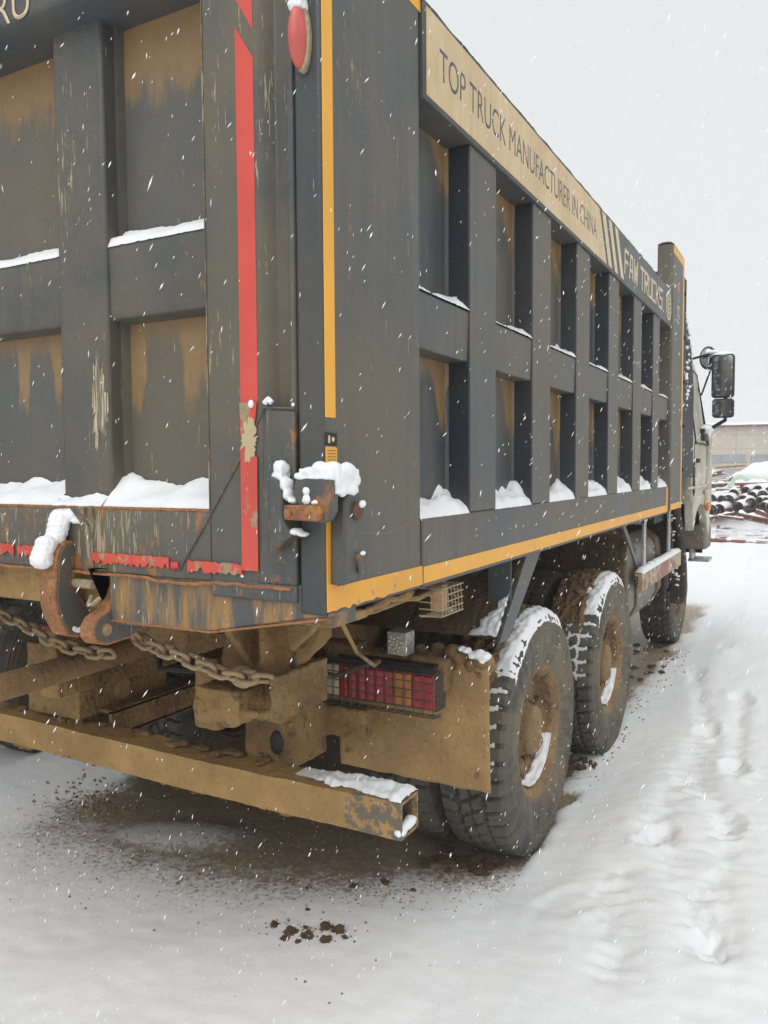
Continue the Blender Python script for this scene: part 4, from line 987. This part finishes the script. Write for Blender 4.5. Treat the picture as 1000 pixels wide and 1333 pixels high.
# ---- cab
def cab_x(z): return 1.235 if z < 2.0 else 1.235 - (z - 2.0) * .145
b = MB(); yb, yf = 6.42, 7.72
SEC = [(1.40, 1.18), (1.42, 1.235), (2.0, 1.24), (2.75, 1.14), (2.95, 1.08), (3.02, .9)]
for (y0_, y1_) in ((yb, yf),):
    P = [(x, z) for z, x in SEC] + [(-x, z) for z, x in SEC[::-1]]
    vs = []
    for (yy, sc, dz) in ((yb, 1, 0), (7.35, 1, 0), (7.62, .985, -.03), (7.78, .93, -.08)):
        vs.append([(p[0] * sc, yy - (.32 * max(0, (p[1] - 2.0)) if yy > 7.5 else 0), p[1] + (dz if p[1] > 2.8 else 0)) for p in P])
n = len(P)
for i in range(3): b.add(vs[i] + vs[i + 1], [(k_, (k_ + 1) % n, n + (k_ + 1) % n, n + k_) for k_ in range(n)])
b.add(vs[0], [list(range(n))]); b.add(vs[-1], [list(range(n))])
cabo = b.build('cab', M_cream, truck, bevel=.02)
for s in (1, -1):
    def sx(y, z): return s * (cab_x(z) + .004)
    b = MB(); P = [(6.58, 2.02), (7.45, 2.02), (7.27, 2.68), (6.62, 2.72)]
    b.add([(sx(y, z), y, z) for y, z in P] + [(sx(y, z) - s * .03, y, z) for y, z in P], [(0, 1, 2, 3), (7, 6, 5, 4)] + [(i, (i + 1) % 4, 4 + (i + 1) % 4, 4 + i) for i in range(4)])
    b.build('window', M_glass, cabo)
    b = MB(); b.tube([(sx(y, z) + s * .004, y, z) for y, z in [(6.54, 1.99), (7.5, 1.99), (7.3, 2.72), (6.58, 2.76)]], .014, 6, closed=True)
    b.tube([(sx(6.5, z), 6.5, z) for z in (1.2, 1.6, 2.0)], .007, 5); b.tube([(sx(7.62, z), 7.62, z) for z in (1.25, 1.6, 2.0)], .010, 5); b.build('window_frame', M_blk, cabo)
    b = MB(); b.box(*sorted((s * 1.23, s * 1.262)), 6.64, 6.78, 1.80, 1.84); b.build('door_handle', M_blk, cabo, bevel=.004)
b = MB(); b.box(1.19, 1.262, 7.50, 7.74, 1.30, 2.1); b.build('corner_trim', M_cream, cabo, bevel=.02)
b = MB(); b.box(1.236, 1.256, 6.05, 7.4, 1.55, 1.575); b.build('body_ridge', M_cream, cabo, bevel=.006)
b = MB(); b.box(1.238, 1.246, 6.44, 6.55, 1.5, 1.8); b.build('intake_grille', M_blk, cabo)
# fender with wheel arch
arch = [(6.43, 1.34)] + [(7.0 + .56 * math.cos(t), 1.06 + .32 * math.sin(t)) for t in np.linspace(math.pi * .92, math.pi * .04, 22)] + [(7.70, 1.0), (7.70, 1.48), (6.43, 1.48)]
b = MB(); b.prism(arch, 'x', 1.16, 1.25); b.build('fender', M_cream, cabo, bevel=.012)
b = MB(); b.prism([(7.0 + .82 * math.cos(t), .74 + .68 * math.sin(t)) for t in np.linspace(math.pi * .95, math.pi * .05, 18)] + [(7.0 + .79 * math.cos(t), .70 + .66 * math.sin(t)) for t in np.linspace(math.pi * .05, math.pi * .95, 18)], 'x', .75, 1.17); b.box(.3, 1.0, 6.2, 7.9, .80, 1.40); b.build('arch_liner', M_blk, cabo)
b = MB(); b.box(1.245, 1.285, 7.22, 7.42, 1.35, 1.52); ob = b.build('turn_lamp', M_lwh, cabo, bevel=.015); b = MB(); b.box(1.26, 1.293, 7.22, 7.42, 1.30, 1.39); b.build('orange_lens', plain('turn_orange', (.8, .2, .02), .3), ob, bevel=.01)
b = MB(); b.box(-1.24, 1.24, 7.57, 7.95, .86, 1.12); b.box(.95, 1.245, 7.45, 7.56, .88, 1.14); b.build('front_bumper', paint('dirty_cream_paint', base=(.42, .39, .31), dust=.85, rust=.2, scr=.05), cabo, bevel=.03)
b = MB(); b.box(1.06, 1.27, 7.50, 7.8, .735, .765); b.box(1.07, 1.10, 7.5, 7.8, .74, .90); b.build('step', M_silver, cabo, bevel=.004)
def hf(u, v): y = 6.44 + .95 * v; return (1.12 - .24 * u, y, 2.90 + .03 + .10 * u - .0 * v + .02 * math.sin(math.pi * u))
MB().grid(hf, 6, 12).build('snow', M_snow, cabo, smooth=180)
# mirrors
ym = 7.0
b = MB()
def mbox(b, cx, cz, hw, hh, y0, y1, r=.03):
    P = []
    for (sx_, sz_, a0) in ((1, 1, 0), (-1, 1, 90), (-1, -1, 180), (1, -1, 270)):
        for a in (0, 30, 60, 90): P.append((cx + sx_ * (hw - r) + r * math.cos(R(a0 + a)), cz + sz_ * (hh - r) + r * math.sin(R(a0 + a))))
    b.prism(P, 'y', y0, y1)
pc1 = at(941, 489, 'y', ym); pc2 = at(941, 531, 'y', ym)
mbox(b, pc1.x, pc1.z, .105, .215, ym, ym + .09); om1 = b.build('mirror', M_blk, cabo, bevel=.012)
b = MB(); mbox(b, pc1.x, pc1.z, .092, .2, ym - .003, ym + .001, .022); b.build('mirror_glass', M_mirror, om1)
b = MB(); mbox(b, pc2.x, pc2.z, .10, .095, ym, ym + .09); om2 = b.build('mirror', M_blk, cabo, bevel=.012)
b = MB(); mbox(b, pc2.x, pc2.z, .086, .082, ym - .003, ym + .001, .02); b.build('mirror_glass', M_mirror, om2)
b = MB(); q = at(926, 556, 'y', ym)
b.tube([(pc1.x + .02, ym + .05, pc1.z), (pc2.x + .02, ym + .05, pc2.z), (pc2.x + .02, ym + .05, pc2.z - .12), (pc2.x - .1, ym + .07, pc2.z - .19), (1.22, ym + .12, pc2.z - .26)], .02, 8)
b.tube([(pc1.x, ym + .05, pc1.z + .22), (pc1.x - .1, ym + .07, pc1.z + .24), (1.13, ym + .1, pc1.z + .2)], .013, 7); b.box(1.2, 1.27, ym + .0, ym + .25, pc2.z - .32, pc2.z - .2); b.build('mirror_bracket', M_blk, cabo, bevel=.003)
b = MB(); b.ell((pc1.x, ym + .045, pc1.z + .215), (.10, .05, .03), 12); b.ell((pc1.x - .1, ym + .06, pc1.z + .25), (.06, .03, .02), 10); b.ell((1.28, ym + .1, pc2.z - .2), (.07, .09, .05), 12); b.build('snow', M_snow, cabo)
pc3 = at(922, 466, 'y', ym + .2); b = MB(); b.ell((pc3.x, pc3.y, pc3.z), (.085, .06, .12), 18); om3 = b.build('mirror', M_blk, cabo, smooth=180); om3.rotation_euler = (0, 0, 0)
b = MB(); b.ell((pc3.x + .0, pc3.y - .03, pc3.z), (.07, .045, .10), 18); b.build('mirror_glass', M_mirror, om3, smooth=180)
b = MB(); b.tube([(1.14, ym + .3, 2.62), (1.2, ym + .25, 2.5), (pc3.x + .03, ym + .22, pc3.z - .1)], .01, 6); b.build('mirror_bracket', M_blk, cabo)
# air intake stack behind the cab, headboard ladder bar, exhaust clutter
b = MB(); b.prism([(5.58, 1.66), (6.38, 1.66), (6.36, 2.5), (6.15, 2.85), (5.85, 3.06), (5.58, 3.10)], 'x', .85, 1.245)
for i in range(16): b.box(1.245, 1.255, 5.62, 5.95, 2.25 + i * .04, 2.265 + i * .04)
oi = b.build('air_intake', M_blk, truck, bevel=.02)
b = MB(); [b.ell((1.235 + random.uniform(0, .02), 5.78 + random.uniform(0, .3), 2.3 + .045 * i + random.uniform(0, .02)), (.025, random.uniform(.03, .07), .016), 8) for i in range(17)]; b.build('snow', M_snow, oi, remesh=.010, sm=1)
b = MB(); b.box(1.22, 1.262, 5.53, 5.70, 1.62, 3.36)
for i in range(5): b.box(1.235, 1.28, 5.54, 5.57, 1.72 + .37 * i, 1.75 + .37 * i)
b.build('ladder_rail', M_blk, truck, bevel=.003)
b = MB(); b.lathe([(.0, .78), (.16, .78), (.165, .8), (.165, 1.12), (.16, 1.14), (0, 1.14)], 28, (0, 5.72, 1.02)); b.box(.7, 1.15, 5.58, 5.66, .7, 1.6); b.box(.6, 1.12, 5.7, 6.1, 1.25, 1.45); b.box(.7, 1.14, 5.55, 5.6, .5, .95); b.tube([(1.16, 5.9, 1.42), (1.2, 6.0, 1.1), (1.2, 6.08, .8), (1.2, 6.1, .55)], .04, 8)
b.box(1.10, 1.18, 6.05, 6.12, .5, 1.40); b.box(.6, 1.12, 6.1, 6.14, .6, 1.5); b.lathe([(0, .75), (.13, .76), (.14, 1.05), (0, 1.06)], 20, (0, 5.86, 1.25)); b.tube([(1.1, 5.5, 1.4), (1.16, 5.6, 1.2), (1.15, 5.75, .9), (1.1, 5.9, .7)], .03, 8)
oe = b.build('battery_box', M_under, truck, remesh=.010, sm=0, disp=[(.010, .05)])
b = MB(); [b.ell((1.05 + random.uniform(-.2, .13), 5.62 + random.uniform(-.05, .35), random.choice((1.46, 1.6, 1.2)) + random.uniform(-.02, .02)), (.07, .06, .02), 8) for i in range(12)]
b.grid(lambda u, v: (1.14 - .3 * u, 5.1 + .5 * v, 1.36 + .025 * mn.noise(Vector((u * 5, v * 5, 0))) + .02), 8, 12)
for i in range(26): b.ell((1.17 + random.uniform(-.05, .03), 5.92 + random.uniform(-.12, .1), random.uniform(.6, 1.5)), (.02, random.uniform(.015, .05), random.uniform(.006, .018)), 7, jit=.6, seed=i)
b.build('snow', M_snow, oe)
b = MB(); b.box(.5, 1.13, 5.05, 5.6, 1.30, 1.355); b.build('cross_shelf', M_blk, truck)
b = MB(); b.box(-1.0, .9, 5.7, 5.76, .7, 1.7); b.build('rear_engine_panel', M_under, truck)

# ------------------------------------------------------------ another vehicle's wheel beyond, low on the left
pw = at(74, 862, 'z', .55)
pk = empty('parked_trailer', (pw.x - 1, pw.y, 0)); tag(pk, 'dark trailer parked beyond the truck with only its black wheel and underside seen', 'trailer')
b = MB(); b.box(pw.x - 2.0, pw.x + .1, pw.y - 3.2, pw.y + 4, 1.22, 1.36); b.box(pw.x - 1.6, pw.x - .35, pw.y - 3, pw.y + 4, .8, 1.2); b.box(pw.x - 2.0, pw.x + .1, pw.y - 3.2, pw.y + 4, 1.36, 1.9); b.build('body', M_blk, pk, bevel=.01)
ow2 = bpy.data.objects.new('wheel', me_hub); place(ow2, pk, (pw.x, pw.y, .55)); inst('tyre', me_tyre, ow2); inst('rim', me_rim, ow2); inst('snow', me_srim, ow2)

# ------------------------------------------------------------ earth lumps on the ground
clod_me = []
for i in range(6):
    b = MB(); b.ell((0, 0, 0), (1, .8, .62), 18, jit=.9, seed=i + 2); b.ell((.6, .3, -.1), (.5, .5, .4), 12, jit=.9, seed=i + 9); me = b.mesh('mud_clod', M_clod, 40); clod_me.append(me)
def clod(x, y, r, z=None):
    o = bpy.data.objects.new('mud_clod', random.choice(clod_me)); col.objects.link(o)
    g, v, _ = gheight(x, y); o.location = (x, y, g + r * .12 if z is None else z); o.scale = (r, r, r * .8); o.rotation_euler = (random.uniform(-.3, .3), random.uniform(-.3, .3), random.uniform(0, 6.28)); return o
for (px, py, r) in ((357, 1207, .020), (379, 1217, .022), (402, 1223, .019), (425, 1227, .020), (440, 1215, .021), (372, 1226, .012), (423, 1210, .018), (449, 1224, .012), (398, 1211, .010), (388, 1230, .012)):
    p = at(px, py, 'z', .01); tag(clod(p.x, p.y, r * random.uniform(.9, 1.5)), 'brown earth lump in the cluster on the snow behind the truck', 'earth lump', 'lumps of earth in the snow behind the truck')
for (px, py, r) in ((462, 1160, .020), (501, 1156, .022), (538, 1167, .012), (400, 1162, .009), (400, 1196, .010)):
    p = at(px, py, 'z', -.02); tag(clod(p.x, p.y, r), 'lone brown earth lump on the thin snow between bumper and cluster', 'earth lump', 'single lumps of earth near the bumper')
for i in range(26):
    px = random.gauss(592, 24); py = random.gauss(1122, 12); p = at(px, py, 'z', -.02); tag(clod(p.x, p.y, random.uniform(.012, .034)), 'brown earth lump fallen beside the near rear tyre', 'earth lump', 'lumps of earth at the foot of the near rear tyre')
for i in range(12):
    px = random.uniform(735, 775); py = 1000 + random.gauss(0, 6); p = at(px, py, 'z', -.02); tag(clod(p.x, p.y, random.uniform(.014, .035)), 'brown earth lump between the two rear tyres', 'earth lump', 'lumps of earth between the rear tyres')
for i in range(22):
    px = random.uniform(795, 868); py = random.uniform(838, 905); p = at(px, py, 'z', -.02); tag(clod(p.x, p.y, random.uniform(.014, .04)), 'dark earth lump on the ground between rear and front wheels', 'earth lump', 'lumps of earth between rear and front wheels')
b = MB()                                   # crumbs nobody could count
extra = [(random.gauss(405, 30), random.gauss(1218, 8)) for _ in range(90)] + [(random.gauss(500, 50), random.gauss(1165, 14)) for _ in range(120)]
def crumb(x, y, r):
    g, v, _ = gheight(x, y); n = len(b.v)
    a = random.uniform(0, 6); vs = [(x + r * math.cos(a + k * 2.09), y + r * math.sin(a + k * 2.09) * .8, g - .001) for k in range(3)] + [(x, y, g + r * .9)]
    b.add(vs, [(0, 1, 3), (1, 2, 3), (2, 0, 3)])
for i in range(2600):
    x = random.uniform(-1.3, 1.15); y = random.uniform(.35, 1.9); v, _ = cover_at(x, y)
    if random.random() < (1 - v) * (.25 + .6 * (mn.noise(Vector((x * 3, y * 3, 1))) > .05)) or random.random() < .02: crumb(x, y, random.uniform(.0025, .009) * (1.2 if random.random() < .1 else 1))
for px, py in extra: p = at(px, py, 'z', 0); crumb(p.x, p.y, random.uniform(.003, .008))
for i in range(220):
    p = at(random.gauss(130, 38), random.gauss(1042, 14), 'z', 0); crumb(p.x, p.y, random.uniform(.006, .017))
for i in range(260): crumb(random.uniform(.6, 1.26) if random.random() < .6 else random.gauss(1.2, .05), random.uniform(2.3, 6.2), random.uniform(.004, .014))
for i in range(130): p = at(random.gauss(600, 45), random.gauss(1130, 14), 'z', 0); crumb(p.x, p.y, random.uniform(.004, .011))
tag(b.build('mud_crumbs', M_clod, smooth=10, weld=False), 'fine brown crumbs of earth scattered on thin snow and frozen ground', 'earth crumbs', kind='stuff')

# ------------------------------------------------------------ background: warehouse, pipes, scrap
bw = empty('warehouse', (0, 64, 0)); tag(bw, 'long pale concrete panel warehouse with a grey window band far behind the yard', 'warehouse')
YB = 60
zt = at(960, 556, 'y', YB).z
k = NT('concrete_panels', .8); x, y, z = k.sep(); n = k.noise(1.2, 5, .6)
fx = k.m('FRACT', k.m('DIVIDE', x, 3.0)); jn = k.m('LESS_THAN', fx, .02)
jz = k.m('LESS_THAN', k.m('FRACT', k.m('DIVIDE', z, 1.0)), .05)
c = k.mix(k.step(n, .3, .7), (.50, .43, .34), (.43, .38, .31)); c = k.mix(k.m('MULTIPLY', k.m('MAXIMUM', jn, jz), .5), c, (.25, .22, .2))
b = MB(); b.box(-40, 60, YB, YB + 16, 0, zt); ow1 = b.build('wall', k.done(c), bw)
zb0, zb1 = at(960, 602, 'y', YB).z, at(960, 592, 'y', YB).z
for i in range(32):
    x = -38 + i * 3; b = MB(); b.box(x, x + 2.7, YB - .06, YB + .02, zb0, zb1); b.build('window', plain('far_window', (.30, .33, .35), .3, n=.2, sc=.8) if i == 0 else bpy.data.materials['far_window'], bw)
b = MB(); b.box(-40, 60, YB - .3, YB + 16, zt, zt + .14); orf = b.build('roof_edge', M_rustd, bw)
b = MB(); b.grid(lambda u, v: (-40 + 100 * v, YB - .34 + 16 * u, zt + .14 + .3 * math.sqrt(min(1, u * 8)) + .06 * mn.noise(Vector((v * 60, 0, 0)))), 10, 200); b.build('snow', M_snow, orf, smooth=180)
b = MB(); b.box(-40, 60, YB - .2, YB - .05, 0, at(960, 611, 'y', YB).z); b.build('plinth', plain('plinth_grey', (.36, .38, .38), .8, sc=2), bw)

# pipes: hollow steel with snow along the top
def pipe_mesh(r, L):
    b = MB(); n = 28
    for (ra, rb, y0, y1) in ((r, r, 0, L), (r * .84, r * .84, 0, L), (r, r * .84, 0, 0), (r, r * .84, L, L)):
        vs = []
        for t in np.linspace(0, 2 * math.pi, n, endpoint=False): vs += [(ra * math.cos(t), y0, ra * math.sin(t)), (rb * math.cos(t), y1, rb * math.sin(t))]
        b.add(vs, [(2 * i, 2 * ((i + 1) % n), 2 * ((i + 1) % n) + 1, 2 * i + 1) for i in range(n)])
    me = b.mesh('pipe', M_pipe, 50)
    def hf(u, v):
        t = R(18) + R(144) * u; h = .42 * r * math.sin(math.pi * u) ** .7 * (1 + .35 * mn.noise(Vector((v * 6, u * 3, r * 9)))); e = min(1, v * 12 + .2)
        return ((r + h * e) * math.cos(t), -.02 + (L + .04) * v, (r + h * e) * math.sin(t))
    return me, MB().grid(hf, 12, 24).mesh('snow', M_snow, 180)
pm = [pipe_mesh(.155, 4.2), pipe_mesh(.125, 3.4), pipe_mesh(.10, 3.0)]
YP = 21.5
pipes = [(925.6, 650.7, 0), (936.4, 664, 0), (926, 664.5, 0), (948.6, 652, 0), (960.7, 661, 0), (978, 656, 0), (967.5, 651, 1), (970.8, 639.5, 1), (979, 646, 1), (989, 652, 2), (987, 638, 1), (994.5, 660, 1), (997, 652.5, 2), (993, 644.6, 1),
         (1005, 661, 0), (1008, 650, 1), (1016, 662, 0), (1002, 640, 1), (1020, 652, 1), (1028, 663, 0), (1035, 654, 1), (1043, 663, 0), (955, 643, 1), (940, 651, 1), (914, 664, 0), (916, 654, 1)]
for i, (px, py, k_) in enumerate(pipes):
    p = at(px, py, 'y', YP + (664 - py) * .045); me, ms = pm[k_]
    o = bpy.data.objects.new('pipe', me); col.objects.link(o); o.location = p; o.rotation_euler = (0, 0, R(random.uniform(-16, 10)))
    inst('snow', ms, o)
    tag(o, 'snow capped dark steel pipe with its open end forward in the far pile', 'pipe', 'pipes in the far pile')
for i, (p0, p1, yy, z0, z1, wd) in enumerate(((921, 956, 20.6, 674, 667, .10), (962, 1000, 20.8, 668, 676, .16), (985, 1012, 20.4, 664, 675, .10), (936, 968, 19.9, 671, 675, .07), (958, 1005, 25, 630, 629, .28), (922, 968, 28, 631, 628, .16), (950, 966, 30, 624, 616, .3), (966, 978, 30, 618, 623, .22), (955, 976, 29, 621, 626, .14), (924, 940, 33, 617, 613, .2), (928, 948, 27, 640, 634, .12), (990, 1030, 26, 636, 640, .15))):
    a = at(p0, z0, 'y', yy); c = at(p1, z1, 'y', yy + random.uniform(-.4, .4)); b = MB(); b.obox(a, c, wd, wd * .25); b.obox(a - Vector((0, 0, wd * .7)), c - Vector((0, 0, wd * .7)), wd, wd * .25); b.obox(a - Vector((0, 0, wd * .35)), c - Vector((0, 0, wd * .35)), wd * .2, wd * .6)
    o = b.build('steel_beam', M_beam); d = c - a
    MB().grid(lambda u, v: tuple(a + d * v + Vector((0, (u - .5) * wd * 1.05, wd * .12 + wd * .5 * math.sqrt(max(0, 1 - (2 * u - 1) ** 2)) * (.6 + mn.noise(Vector((v * 5, i, 0))))))), 6, 16).build('snow', M_snow, o, smooth=180)
    tag(o, 'rust red steel beam under snow in the far scrap pile', 'steel beam', 'beams in the far scrap pile')
# tangled scrap: stuff
b = MB(); bs = MB()
for i in range(1300):
    yy = random.choice((random.uniform(18.2, 20.8), random.uniform(18.2, 20.8), random.uniform(22, 27), random.uniform(27, 40)))
    x = random.uniform(-3.5, 7) - (yy - 20) * .25
    zmax = .08 if yy < 21 else (1.2 if yy < 27 else 1.9)
    z = random.uniform(.03, zmax) * random.random() ** .5 + .02; L = random.uniform(.3, 1.3); a = random.uniform(-.5, .5) if random.random() < .7 else random.uniform(0, 3); e = random.gauss(0, .18) if yy > 21 else random.gauss(0, .03)
    d = Vector((math.cos(a) * L, math.sin(a) * L, e * L)); p = Vector((x, yy, z)); wd = random.uniform(.02, .09)
    b.obox(p, p + d, wd, wd * .6)
    if random.random() < .75: bs.obox(p + Vector((0, 0, wd * .55)), p + d * .95 + Vector((0, 0, wd * .55)), wd * 1.25, wd * .7)
tag(b.build('scrap_heap', M_beam, weld=False), 'low tangle of rusty scrap bars and boards half buried in snow', 'scrap metal', kind='stuff')
def mound(name, x0, x1, y0, y1, h, sd, mat, lbl):
    def hf(u, v):
        x = x0 + (x1 - x0) * u; y = y0 + (y1 - y0) * v; q = (math.sin(math.pi * u) * math.sin(math.pi * v)) ** .6
        return (x, y, -.05 + h * q * (.75 + .5 * mn.noise(Vector((x * .9, y * .9, sd)))) + .12 * q * mn.noise(Vector((x * 3.5, y * 3.5, sd))))
    return MB().grid(hf, 60, 40).build(name, mat, smooth=180)
bs.grid(lambda u, v: (-6 + 14 * u, 21.6 + 4 * v, -.08 + .72 * (math.sin(math.pi * u) * math.sin(math.pi * v)) ** .5 * (.7 + .5 * mn.noise(Vector((u * 14, v * 4, 0)))) + .08 * mn.noise(Vector((u * 50, v * 14, 0)))), 90, 30)
bs.grid(lambda u, v: (-9 + 17 * u, 31.5 + 9 * v, -.08 + 1.35 * (math.sin(math.pi * u) * math.sin(math.pi * v)) ** .5 * (.6 + .6 * mn.noise(Vector((u * 17, v * 6, 4)))) + .14 * mn.noise(Vector((u * 60, v * 30, 0)))), 110, 40)
tag(bs.build('snow_on_scrap', M_snow, smooth=50, weld=False), 'lumpy snow lying over the scrap heap', 'snow', kind='stuff')
k = NT('pale_green_tarp', .6); n = k.noise(2, 5, .6); x, y, z = k.sep()
M_tarp = k.done(k.mix(k.step(k.m('ADD', z, k.m('MULTIPLY', n, .6)), 1.62, 1.85), k.mix(k.step(k.noise(3, 3), .4, .7), (.50, .62, .47), (.38, .52, .52)), (.84, .85, .86)))
pa = at(974, 632, 'y', 27); pb = at(1040, 600, 'y', 27); zt_ = at(1000, 597, 'y', 27).z
def hf(u, v):
    x = pa.x - 1.1 + 4.4 * u; y = 27 + 3 * v; q = min(1, (math.sin(math.pi * u) * 1.5) ** .45) * min(1, (math.sin(math.pi * v) * 2) ** .4)
    return (x, y, zt_ * 1.12 * q * (.72 + .3 * u + .08 * mn.noise(Vector((x * 1.6, y * 1.6, 3)))) - .02)
tag(MB().grid(hf, 50, 40).build('tarp_stack', M_tarp, smooth=180), 'pale green tarpaulin covered stack with snow on top beside the scrap', 'covered stack')

# ------------------------------------------------------------ falling snow
random.seed(11)
b = MB()
C0 = Vector((CX, CY, CZ))
def flake(p, r, st):
    d = Vector((random.gauss(-.45, .25), random.gauss(-.1, .25), -1 + random.gauss(0, .15))).normalized(); s_ = d.orthogonal().normalized(); t_ = d.cross(s_)
    a = random.uniform(0, 3); s2 = s_ * math.cos(a) + t_ * math.sin(a); t2 = d.cross(s2); L = r * st
    vs = [p + d * L, p - d * L * .9, p + s2 * r, p - s2 * r * .8, p + t2 * r, p - t2 * r * .9]
    b.add(vs, [(0, 2, 4), (0, 4, 3), (0, 3, 5), (0, 5, 2), (1, 4, 2), (1, 3, 4), (1, 5, 3), (1, 2, 5)])
n = 0
while n < 25000:
    if n < 16000: x = random.uniform(-1.6, 3.4); y = random.uniform(-1.4, 3.2); z = random.uniform(.03, 3.5)
    else: x = random.uniform(-2.2, 5.5); y = random.uniform(-1.2, 14); z = random.uniform(.05, 5.5)
    n += 1
    if -1.2 < x < 1.30 and y > -.02 and z > .5 and y < 7.8: continue
    p = Vector((x, y, z)); dist = (p - C0).length
    if dist < .7: continue
    flake(p, random.uniform(.0004, .0009) * (1 + .22 * dist), random.uniform(3, 8))
k = NT('snowflake', .6); k.b.inputs['Subsurface Weight'].default_value = 0
tag(b.build('falling_snow', k.done((.93, .94, .95)), smooth=0, weld=False), 'small white snowflakes falling all round the truck', 'snowfall', kind='stuff')

# ------------------------------------------------------------ snowy air
hm = bpy.data.materials.new('snowy_air'); hm.use_nodes = True; ht = hm.node_tree; ht.nodes.clear()
hv = ht.nodes.new('ShaderNodeVolumePrincipled'); ho = ht.nodes.new('ShaderNodeOutputMaterial'); ht.links.new(hv.outputs[0], ho.inputs['Volume'])
hv.inputs['Color'].default_value = (.93, .94, .95, 1); hv.inputs['Density'].default_value = .003
b = MB(); b.box(-175, 175, -65, 300, -1.5, 14)
tag(b.build('haze', hm), 'pale snowy air over the yard', 'haze', kind='stuff')
